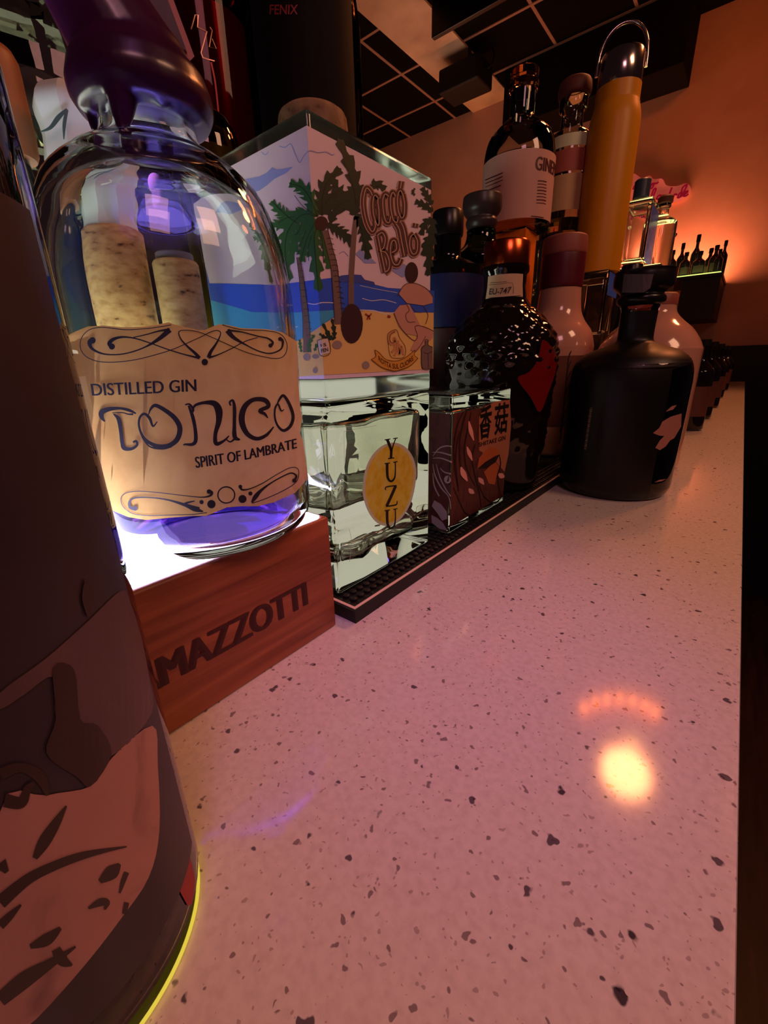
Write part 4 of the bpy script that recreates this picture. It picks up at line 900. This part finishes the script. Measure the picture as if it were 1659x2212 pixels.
bm = bm_new(); lathe(bm, [(0.168, 1.421), (0.17, 1.5), (0.155, 1.515)], c, 36); obj('stopper', bm, mat('dusky_stopper', (150, 78, 66), 0.5), t, 50)

# black bottle at the front
BC = (-0.645, 3.714)
t = thing('black_bottle', 'stout matt black bottle with pale torn animal print, alone on the counter', 'bottle', (BC[0], BC[1], 0.0))
bm = bm_new(); lathe(bm, smooth_profile([(0.30, 0.0), (0.36, 0.012), (0.388, 0.06), (0.395, 0.15), (0.397, 0.7), (0.396, 0.86), (0.375, 0.96), (0.30, 1.03), (0.18, 1.075), (0.125, 1.10), (0.112, 1.15), (0.115, 1.30), (0.125, 1.335)], 4), BC, 64)
obj('glass', bm, thin_glass('rose_sheet', (214, 170, 158)), t, 50)
BK = mat('matt_black_label', (13, 10, 13), 0.42)
bm = bm_new()
pr = smooth_profile([(0.30, 0.006), (0.363, 0.016), (0.391, 0.06), (0.399, 0.15), (0.4005, 0.7), (0.399, 0.86), (0.378, 0.963), (0.302, 1.034), (0.182, 1.079), (0.128, 1.103), (0.115, 1.15), (0.118, 1.30)], 4)
az = math.degrees(math.atan2(-BC[1], -BC[0]))
rows = []
for r_, z in pr:
    hi = 38 if z < 0.92 else 38 + (z-0.92)/0.12*110
    hi = min(hi, 150)
    rows.append([bm.verts.new((BC[0]+r_*math.cos(math.radians(az-170+(170+hi)*i/56)), BC[1]+r_*math.sin(math.radians(az-170+(170+hi)*i/56)), z)) for i in range(57)])
for A, B in zip(rows, rows[1:]):
    for i in range(56): bm.faces.new((A[i], A[i+1], B[i+1], B[i]))
lab = obj('black_coating', bm, BK, t, 50, fix=False, label='matt black coating')
bm = bm_new(); lathe(bm, smooth_profile([(0.118, 1.336), (0.15, 1.36), (0.152, 1.39), (0.135, 1.41), (0.15, 1.43), (0.185, 1.46), (0.19, 1.50), (0.185, 1.545), (0.17, 1.56), (0.0, 1.565)], 3), BC, 44); st = obj('stopper', bm, mat('black_stopper', (22, 17, 22), 0.3), t, 50)
bm = bm_new(); fill(bm, [(1348, 592), (1412, 592), (1405, 622), (1390, 632), (1343, 632)], surf_cyl(BC, 0.192, 0.0), slices=6); obj('stopper_reflection', bm, mat('reflection_grey', (88, 78, 80), 0.5), st, fix=False)  # grey reflection painted on the stopper as a patch
k7 = lambda p: (1180 + p[0]/3.687, 520 + p[1]/3.687); gb = surf_cyl(BC, 0.400, 0.003)
bm = bm_new(); fill(bm, [k7(p) for p in [(850, 1532), (900, 1492), (925, 1440), (990, 1402), (1078, 1376), (1074, 1480), (1020, 1572), (985, 1592), (950, 1640), (905, 1668), (868, 1650), (905, 1590), (940, 1555), (900, 1552)]], gb, slices=8)
fill(bm, [k7(p) for p in [(950, 1362), (1000, 1318), (1040, 1308), (1010, 1345)]], gb, slices=3); fill(bm, [k7(p) for p in [(860, 1925), (900, 1905), (955, 1898), (920, 1915)]], gb, slices=3)
obj('animal_print', bm, mat('pale_rose_print', (178, 120, 106), 0.5), lab, fix=False)
bm = bm_new()
for q in range(26):
    y = 1332 + 13*q; x = 358 - 2.35*13*q/16
    stroke(bm, [(x-9, y), (x, y+2), (x+9, y+1)], 5+2*(q % 3), gb, k7, n=2)
obj('small_print', bm, mat('dim_gold_print', (150, 132, 100), 0.5), lab, fix=False)
# black capped one right behind
p = atD(1364, 590, 5.9); c = (p.x, p.y)
t = thing('capped_bottle', 'dark bottle whose square black cap shows over the black stopper', 'bottle', (c[0], c[1], 0.0))
bm = bm_new(); lathe(bm, smooth_profile([(0.16, 0), (0.18, 0.03), (0.18, 1.0), (0.17, 1.15), (0.09, 1.35), (0.08, 1.5), (0.08, 1.62)], 3), c, 32); obj('glass', bm, mat('black_glass', (12, 10, 14), 0.08, spec=0.7), t, 50)
bm = bm_new(); lathe(bm, [(0.10, 1.621), (0.105, 1.64), (0.105, 1.93), (0.098, 1.945)], c, 28); obj('cap', bm, mat('black_cap', (14, 12, 16), 0.3), t, 40)

# tall square flask carrying the pink-label bottle
p = atD(1115, 440, 5.6); c = (p.x, p.y); RZ = 2.316
t = thing('square_flask', 'tall square flask with bright orange label under the pink-label bottle', 'flask', (c[0], c[1], 0.0))
bm = bm_new(); box(bm, c[0]-0.22, c[0]+0.22, c[1]-0.22, c[1]+0.22, 0.0, RZ-0.001, 0.02, 3); obj('glass', bm, thin_glass('clear_sheet', (236, 236, 228)), t, 40)
bm = bm_new()
vs = [bm.verts.new((c[0]+x, c[1]+y, z)) for x, y, z in ((-0.2, -0.222, 1.5), (0.222, -0.222, 1.5), (0.222, -0.222, 2.29), (-0.2, -0.222, 2.29))]; bm.faces.new(vs)
w2 = [bm.verts.new((c[0]+0.222, c[1]+0.08, z)) for z in (1.5, 2.29)]; bm.faces.new((vs[1], w2[0], w2[1], vs[2]))
obj('label', bm, mat('bright_orange_label', (250, 128, 20), 0.5, emit=(250, 110, 10), estr=0.0), t, fix=False)
t = thing('pink_label_bottle', 'round clear bottle with pale pink label high up on the riser', 'bottle', (c[0], c[1], RZ))
q_ = lambda z: 1+(z-1)*5.6/4.9
bm = bm_new(); lathe(bm, smooth_profile([(0.31, RZ), (0.355, RZ+0.03), (0.363, RZ+0.1), (0.363, q_(2.62)), (0.354, q_(2.78)), (0.308, q_(2.90)), (0.194, q_(2.99)), (0.131, q_(3.03)), (0.12, q_(3.08)), (0.125, q_(3.22))], 4), c, 56); obj('glass', bm, thin_glass('clear_sheet', (236, 236, 228)), t, 50)
bm = bm_new(); lathe(bm, [(0.137, q_(3.221)), (0.142, q_(3.24)), (0.142, q_(3.28)), (0.128, q_(3.29)), (0.135, q_(3.31)), (0.137, q_(3.36)), (0.123, q_(3.375))], c, 18); obj('stopper', bm, glass('crystal_amber', (248, 220, 190)), t)
bm = bm_new(); lathe(bm, [(0.33, RZ+0.06), (0.337, q_(2.6)), (0.325, q_(2.72))], c, 44); obj('spirit', bm, thin_glass('amber_tint', (226, 180, 130), 0.3), t, 50)
a0 = math.degrees(math.atan2(-c[1], -c[0]))
bm = bm_new(); cyl_patch(bm, c, 0.366, a0-88, a0+108, RZ+0.05, q_(2.70), 40); lab = obj('label', bm, mat('pink_paper', (214, 164, 148), 0.65), t, 50, fix=False)
kg = lambda p: (1000 + p[0]/3.95, 160 + p[1]/3.95); gg = surf_cyl(c, 0.366, 0.003)
def wrap_at(c, r_):
    return lambda deg, z: Vector((c[0]+r_*math.cos(math.radians(deg)), c[1]+r_*math.sin(math.radians(deg)), z))
bm = bm_new()
for i_, sh in enumerate((-0.7, 0.0, 0.7)): text(bm, 'GINEPRO', [(a0+26+sh, 2.875), (a0+100+sh, 2.875), (a0+100+sh, 2.765), (a0+26+sh, 2.765)], wrap_at(c, 0.369+0.0006*i_), slices=14)
for q in range(3): stroke(bm, [(190, 905-38*q*0 + 30*q), (270, 872+30*q), (340, 842+30*q)], 9-2*q, gg, kg)
stroke(bm, [(190, 1000), (270, 970), (325, 948)], 7, gg, kg)
for q in range(8): stroke(bm, [(640-2*q, 910+27*q), (680, 912+27*q), (715-q, 920+27*q)], 6 if q % 3 else 9, gg, kg)
stroke(bm, [(580, 1212), (630, 1216), (690, 1226)], 8, gg, kg)
obj('lettering', bm, mat('wine_print', (86, 30, 34), 0.5), lab, fix=False)
BZ = 2.46
t = thing('black_carton', 'tall black carton hidden behind the cream bottle, carrying the corked bottle', 'carton', (-2.4, 6.75, 0.0))
bm = bm_new(); box(bm, -2.68, -2.0, 6.2, 7.3, 0.0, BZ-0.002, 0.01); obj('box', bm, mat('carton_black', (24, 18, 20), 0.6), t)
bm = bm_new(); box(bm, -2.685, -1.995, 6.195, 7.305, 2.1, 2.115); obj('lid_seam', bm, BLK, t)
p = atD(1222, 400, 6.8); c = (p.x, p.y)
q_ = lambda z: 1+(z-1)*6.8/5.5
t = thing('corked_bottle', 'clear bottle with dark mushroom stopper left of the orange flask', 'bottle', (c[0], c[1], BZ))
bm = bm_new(); lathe(bm, smooth_profile([(0.225, BZ), (0.262, BZ+0.03), (0.27, BZ+0.1), (0.27, q_(2.95)), (0.262, q_(3.02)), (0.21, q_(3.08)), (0.148, q_(3.10)), (0.13, q_(3.13)), (0.124, q_(3.26)), (0.155, q_(3.28)), (0.16, q_(3.34)), (0.148, q_(3.36))], 4), c, 44); obj('glass', bm, thin_glass('clear_sheet', (236, 236, 228)), t, 50)
bm = bm_new(); lathe(bm, smooth_profile([(0.142, q_(3.361)), (0.179, q_(3.38)), (0.185, q_(3.45)), (0.148, q_(3.5)), (0.0, q_(3.515))], 4), c, 36); obj('stopper', bm, mat('dull_red_cork', (96, 44, 38), 0.6), t, 50)
bm = bm_new(); lathe(bm, [(0.24, BZ+0.06), (0.245, BZ+0.2)], c, 36); obj('spirit', bm, glass('pale_spirit', (240, 232, 200)), t, 50)
for nm_, z0_, z1_, m_ in (('label', 2.40, 2.70, mat('beige_label', (206, 168, 118), 0.6)), ('rose_label', 2.72, 2.90, mat('rose_label', (176, 92, 76), 0.6)), ('neck_label', 2.92, 3.02, mat('pale_green_label', (224, 236, 190), 0.5))):
    bm = bm_new(); cyl_patch(bm, c, 0.273, -160, 20, q_(z0_), q_(z1_), 24); obj(nm_, bm, m_, t, 50, fix=False)
c = (-2.51, 7.08)
t = thing('slim_bottle', 'slim dark bottle squeezed behind the pink-label bottle', 'bottle', (c[0], c[1], BZ))
bm = bm_new(); lathe(bm, smooth_profile([(0.13, BZ), (0.15, BZ+0.03), (0.155, 2.9), (0.15, 3.4), (0.08, 3.55), (0.055, 3.62), (0.055, 3.7)], 3), c, 32); obj('glass', bm, mat('brown_black_glass', (20, 12, 10), 0.07, spec=0.8), t, 50)
bm = bm_new(); lathe(bm, [(0.06, 3.701), (0.06, 3.78)], c, 20); obj('cap', bm, BLK, t, 40)

# orange insulated flask on a clear square flask
p = atD(1298, 500, 6.6); c = (p.x, p.y)
OZ = 2.0
t = thing('square_flask', 'tall clear square flask under the orange bottle', 'flask', (c[0], c[1], 0.0))
bm = bm_new(); box(bm, c[0]-0.30, c[0]+0.22, c[1]-0.27, c[1]+0.25, 0.0, OZ-0.001, 0.02, 3); box(bm, c[0]-0.25, c[0]+0.17, c[1]-0.22, c[1]+0.20, 1.28, OZ-0.08, 0.02, 2, flip=True)
obj('glass', bm, glass('flask_glass2', (250, 251, 247)), t, 40, fix=False)
bm = bm_new(); vs = [bm.verts.new((c[0]+0.223, c[1]+y, z)) for y, z in ((-0.25, 1.72), (0.24, 1.72), (0.24, 1.97), (-0.25, 1.97))]; bm.faces.new(vs)
obj('side_label', bm, mat('bright_blue_label', (50, 110, 235), 0.4), t, fix=False, label='blue side label')
t = thing('insulated_bottle', 'tall orange drinks bottle with steel cap and wire handle', 'bottle', (c[0], c[1], OZ))
ORG = mat('orange_coat', (222, 148, 8), 0.42)
bm = bm_new(); lathe(bm, smooth_profile([(0.24, OZ), (0.265, OZ+0.02), (0.27, OZ+0.1), (0.27, 3.1), (0.268, 3.42), (0.262, 3.55), (0.235, 3.66), (0.228, 3.70), (0.228, 3.83)], 4), c, 56); obj('body', bm, ORG, t, 50)
bm = bm_new(); lathe(bm, [(0.215, 3.831), (0.222, 3.84), (0.222, 4.10), (0.21, 4.12)], c, 48); cp = obj('cap', bm, mat('steel', (205, 190, 185), 0.16, 1.0), t, 40, label='polished steel cap')
bm = bm_new(); hd = []
dirv = Vector((math.cos(math.radians(20)), math.sin(math.radians(20)), 0))
for k in range(25):
    a = math.pi*k/24; hd.append(Vector((c[0], c[1], 3.98)) + dirv*0.245*math.cos(a) + Vector((0, 0, 0.42*math.sin(a)**0.7)))
tube(bm, hd, 0.017, 10); obj('handle', bm, mat('steel', (205, 190, 185), 0.16, 1.0), cp, 60)

# far clear bottles on their own lit stand
t = thing('lit_plinth', 'small stand with glowing yellow-white top behind the black bottle', 'stand', (-1.75, 9.6, 0.0))
bm = bm_new(); box(bm, -2.4, -1.3, 8.7, 10.5, 0.0, 2.39, 0.02); obj('body', bm, mat('step_black', (34, 32, 34), 0.35), t)
bm = bm_new(); box(bm, -2.37, -1.33, 8.73, 10.47, 2.3905, 2.40); obj('light_panel', bm, emission('plinth_light', (255, 226, 130), 2.2), t, label='glowing top panel')
t = thing('square_bottle', 'square clear bottle with a blue side right of the orange bottle', 'bottle', (-1.9, 9.2, 2.401))
bm = bm_new(); box(bm, -2.05, -1.60, 8.88, 9.62, 2.401, 3.40, 0.025, 3); box(bm, -1.99, -1.66, 8.95, 9.55, 2.55, 3.33, 0.02, 2, flip=True); obj('glass', bm, CLR, t, 40, fix=False)
bm = bm_new(); vs = [bm.verts.new((-1.597, y, z)) for y, z in ((8.92, 2.5), (9.58, 2.5), (9.58, 3.3), (8.92, 3.3))]; bm.faces.new(vs); obj('side_label', bm, noisy('blue_side', [(0.35, (40, 90, 230)), (0.6, (90, 130, 240))], nscale=60, rough=0.3, translucent=0.3), t, fix=False, label='blue side label')
bm = bm_new(); lathe(bm, [(0.1, 3.401), (0.1, 3.46), (0.12, 3.48), (0.12, 3.72), (0.1, 3.74)], (-1.84, 9.2), 24); obj('stopper', bm, mat('blue_grey_stopper', (60, 74, 96), 0.4), t, 40)
t = thing('round_bottle', 'round clear bottle with dark stopper under the pink wall sign', 'bottle', (-1.56, 10.1, 2.401))
c = (-1.60, 10.0)
bm = bm_new(); lathe(bm, smooth_profile([(0.2, 2.401), (0.235, 2.42), (0.24, 2.5), (0.24, 3.15), (0.22, 3.24), (0.12, 3.32), (0.085, 3.36), (0.08, 3.46), (0.10, 3.47), (0.10, 3.52)], 4), c, 40); obj('glass', bm, CLR, t, 50)
bm = bm_new(); lathe(bm, [(0.095, 3.521), (0.12, 3.54), (0.12, 3.62), (0.09, 3.65)], c, 28); obj('stopper', bm, mat('dull_red_cork', (96, 44, 38), 0.6), t, 40)

# small dark bottles lined up along the counter
pts = [(1512, 850, 740, 7.5, 'nearest of the dark bottles lined up beyond the second cream bottle'), (1530, 850, 728, 9.0, 'second of the dark bottles lined up beyond the cream bottle'), (1546, 842, 742, 11.0, 'third dark bottle in the line along the far counter'), (1556, 838, 748, 13.5, 'fourth dark bottle in the line along the far counter'), (1566, 832, 752, 16.5, 'farthest dark bottle in the line along the counter')]
proto = None
def dup(root, loc, label):
    r = root.copy(); C.objects.link(r); r.location = Vector(loc)*S; r['label'] = label
    for ch in list(root.children):
        k = ch.copy(); C.objects.link(k); k.parent = r
    return r
for i, (px, pb, pt, D, lb) in enumerate(pts):
    p = atD(px, 800, D); hgt = atD(px, pt, D).z
    if proto is None:
        c = (p.x, p.y)
        proto = thing('dark_bottle', lb, 'bottle', (c[0], c[1], 0.0), 'dark bottles along the counter')
        bm = bm_new(); lathe(bm, smooth_profile([(0.15, 0), (0.17, 0.02), (0.172, 0.1), (0.172, 0.72), (0.15, 0.82), (0.07, 0.92), (0.055, 0.98), (0.055, 1.12)], 3), c, 28); obj('glass', bm, mat('brown_black_glass', (20, 12, 10), 0.07, spec=0.8), proto, 50)
        bm = bm_new(); lathe(bm, [(0.065, 1.121), (0.065, 1.2)], c, 18); obj('cap', bm, BLK, proto, 40)
        bm = bm_new(); cyl_patch(bm, c, 0.175, -140, 10, 0.2, 0.6, 14); obj('label', bm, mat('dim_brown_label', (92, 54, 46), 0.5), proto, 40, fix=False)
    else: dup(proto, (p.x, p.y, 0.0), lb)

# wall shelf with glowing top and its bottles
SX0, SX1, SY0, SZ = -3.35, -1.17, 20.4, 3.72
t = thing('wall_shelf', 'black box shelf with glowing top at the far end wall', 'shelf', (-2.2, 22.0, 2.25))
bm = bm_new(); box(bm, -2.3, SX1, SY0+0.05, YW-0.002, 2.25, SZ-0.1, 0.02); obj('cabinet', bm, mat('shelf_black', (22, 20, 30), 0.5), t)
bm = bm_new(); box(bm, SX0, SX1+0.03, SY0, YW-0.002, SZ-0.1, SZ); obj('shelf_board', bm, mat('shelf_black', (22, 20, 30), 0.5), t)
bm = bm_new(); box(bm, SX0+0.05, SX1-0.03, SY0-0.012, YW-0.1, SZ+0.0005, SZ+0.03); obj('light_strip', bm, emission('shelf_light', (225, 245, 120), 1.3), t, label='glowing yellow-green shelf top')
shelf = [(-3.12, 21.0, 0.60, 0.15), (-2.80, 20.8, 0.95, 0.17), (-2.62, 21.7, 1.30, 0.15), (-2.38, 21.0, 0.85, 0.17), (-2.18, 21.8, 1.52, 0.16), (-1.95, 20.9, 0.80, 0.20), (-1.72, 21.9, 1.02, 0.17), (-1.50, 21.1, 0.95, 0.17), (-1.30, 21.6, 1.15, 0.13), (-1.36, 20.75, 0.75, 0.13)]
names = ['leftmost small bottle on the glowing wall shelf', 'second bottle from the left along the glowing wall shelf', 'long-necked dark bottle left of centre at the back of the wall shelf', 'middle front bottle on the glowing wall shelf', 'tallest bottle on the glowing wall shelf', 'widest front bottle with grey label on the wall shelf', 'bottle at the back right of the wall shelf', 'dark bottle third from the right on the wall shelf', 'tall thin bottle at the right end of the wall shelf', 'short bottle at the right front corner of the wall shelf']
GL = mat('dusk_glass', (44, 40, 46), 0.15, spec=0.6)
for (x, y, hh, rr), nm in zip(shelf, names):
    z0 = SZ+0.031; c = (x, y)
    t = thing('shelf_bottle', nm, 'bottle', (x, y, z0), 'bottles on the glowing wall shelf')
    bm = bm_new(); lathe(bm, smooth_profile([(rr*0.9, z0), (rr, z0+0.03), (rr, z0+hh*0.52), (rr*0.8, z0+hh*0.62), (rr*0.36, z0+hh*0.72), (rr*0.34, z0+hh*0.84)], 3), c, 20); obj('glass', bm, GL, t, 50)
    bm = bm_new(); lathe(bm, [(rr*0.42, z0+hh*0.841), (rr*0.42, z0+hh*0.99), (rr*0.36, z0+hh)], c, 14); obj('cap', bm, BLK, t, 40)
    if rr > 0.16:
        bm = bm_new(); cyl_patch(bm, c, rr+0.004, -130, -30, z0+hh*0.12, z0+hh*0.4, 10); obj('label', bm, mat('dim_grey_label', (96, 88, 92), 0.6), t, 40, fix=False)
t = thing('stirrer', 'thin upright glass rod with dark knob at the left of the wall shelf', 'rod', (-3.05, 21.6, SZ+0.031))
bm = bm_new(); tube(bm, [(-3.05, 21.6, SZ+0.031), (-2.98, 21.6, SZ+1.55)], 0.05, 10); obj('rod', bm, thin_glass('amber_tint', (226, 180, 130), 0.3), t, 50)
bm = bm_new(); lathe(bm, [(0.06, SZ+1.551), (0.1, SZ+1.62), (0.1, SZ+1.68)], (-2.98, 21.6), 14); obj('knob', bm, BLK, t, 40)

# neon sign on the wall
t = thing('wall_sign', 'pink backboard sign with red script on the far wall', 'sign', (-3.9, YW-0.12, 6.6))
kn = lambda p: (1340 + p[0]/5.2, 340 + p[1]/5.2)
def wallp(off): 
    def q(px, py):
        d = ray(px, py); return EYE + d*((YW-off)/d.y)
    return q
outl = [(-160, 330), (-140, 240), (0, 190), (150, 180), (240, 230), (330, 205), (375, 245), (470, 240), (520, 315), (640, 320), (740, 290), (790, 340), (780, 410), (700, 480), (540, 515), (430, 500), (330, 500), (200, 470), (60, 440), (-100, 420)]
bm = bm_new(); a_, b_ = [], []
for p in [(q.x, q.y) for q in spline(outl, 4, True)]:
    a_.append(bm.verts.new(wallp(0.02)(*kn(p)))); b_.append(bm.verts.new(wallp(0.14)(*kn(p))))
bm.faces.new(a_); bm.faces.new(b_[::-1])
for i in range(len(a_)): j = (i+1) % len(a_); bm.faces.new((a_[i], b_[i], b_[j], a_[j]))
obj('backboard', bm, mat('pink_board', (248, 170, 160), 0.5, emit=(255, 110, 100), estr=0.14), t)
red = emission('red_neon', (180, 20, 44), 0.40)
def neon(path):
    bm = bm_new(); q = wallp(0.18)
    tube(bm, [q(*kn((p.x, p.y))) for p in spline(path, 5)], 0.033, 7); obj('neon_tube', bm, red, t, 60)
for w in ([(-110, 330), (-60, 260), (-90, 250), (-80, 300), (-60, 340), (-100, 370)], [(-40, 420), (-20, 320), (20, 320), (0, 365), (-30, 350)], [(40, 360), (60, 320)], [(80, 360), (100, 320), (125, 330)], [(140, 360), (160, 320)], [(190, 350), (230, 260), (215, 330), (240, 350)], [(205, 305), (260, 295)], [(265, 350), (290, 310), (300, 345), (320, 300)], [(330, 350), (350, 310), (375, 300), (360, 340), (335, 345), (350, 300), (410, 290), (430, 275)],
          [(240, 470), (260, 430), (300, 420), (285, 460), (255, 470)], [(285, 460), (330, 370)], [(345, 490), (400, 360), (370, 370), (345, 480), (390, 470)], [(400, 470), (430, 430), (460, 430), (440, 465), (405, 468)], [(455, 465), (480, 425), (480, 460), (505, 425), (505, 460)], [(520, 490), (580, 340), (555, 400), (540, 450), (570, 430), (560, 470), (530, 480)], [(590, 460), (610, 415), (640, 420)], [(640, 455), (665, 405), (690, 400), (670, 445), (640, 450)], [(680, 445), (750, 310), (700, 340), (680, 430)], [(700, 440), (740, 400), (760, 380), (725, 390), (710, 430), (740, 430), (765, 410)]):
    neon(w)
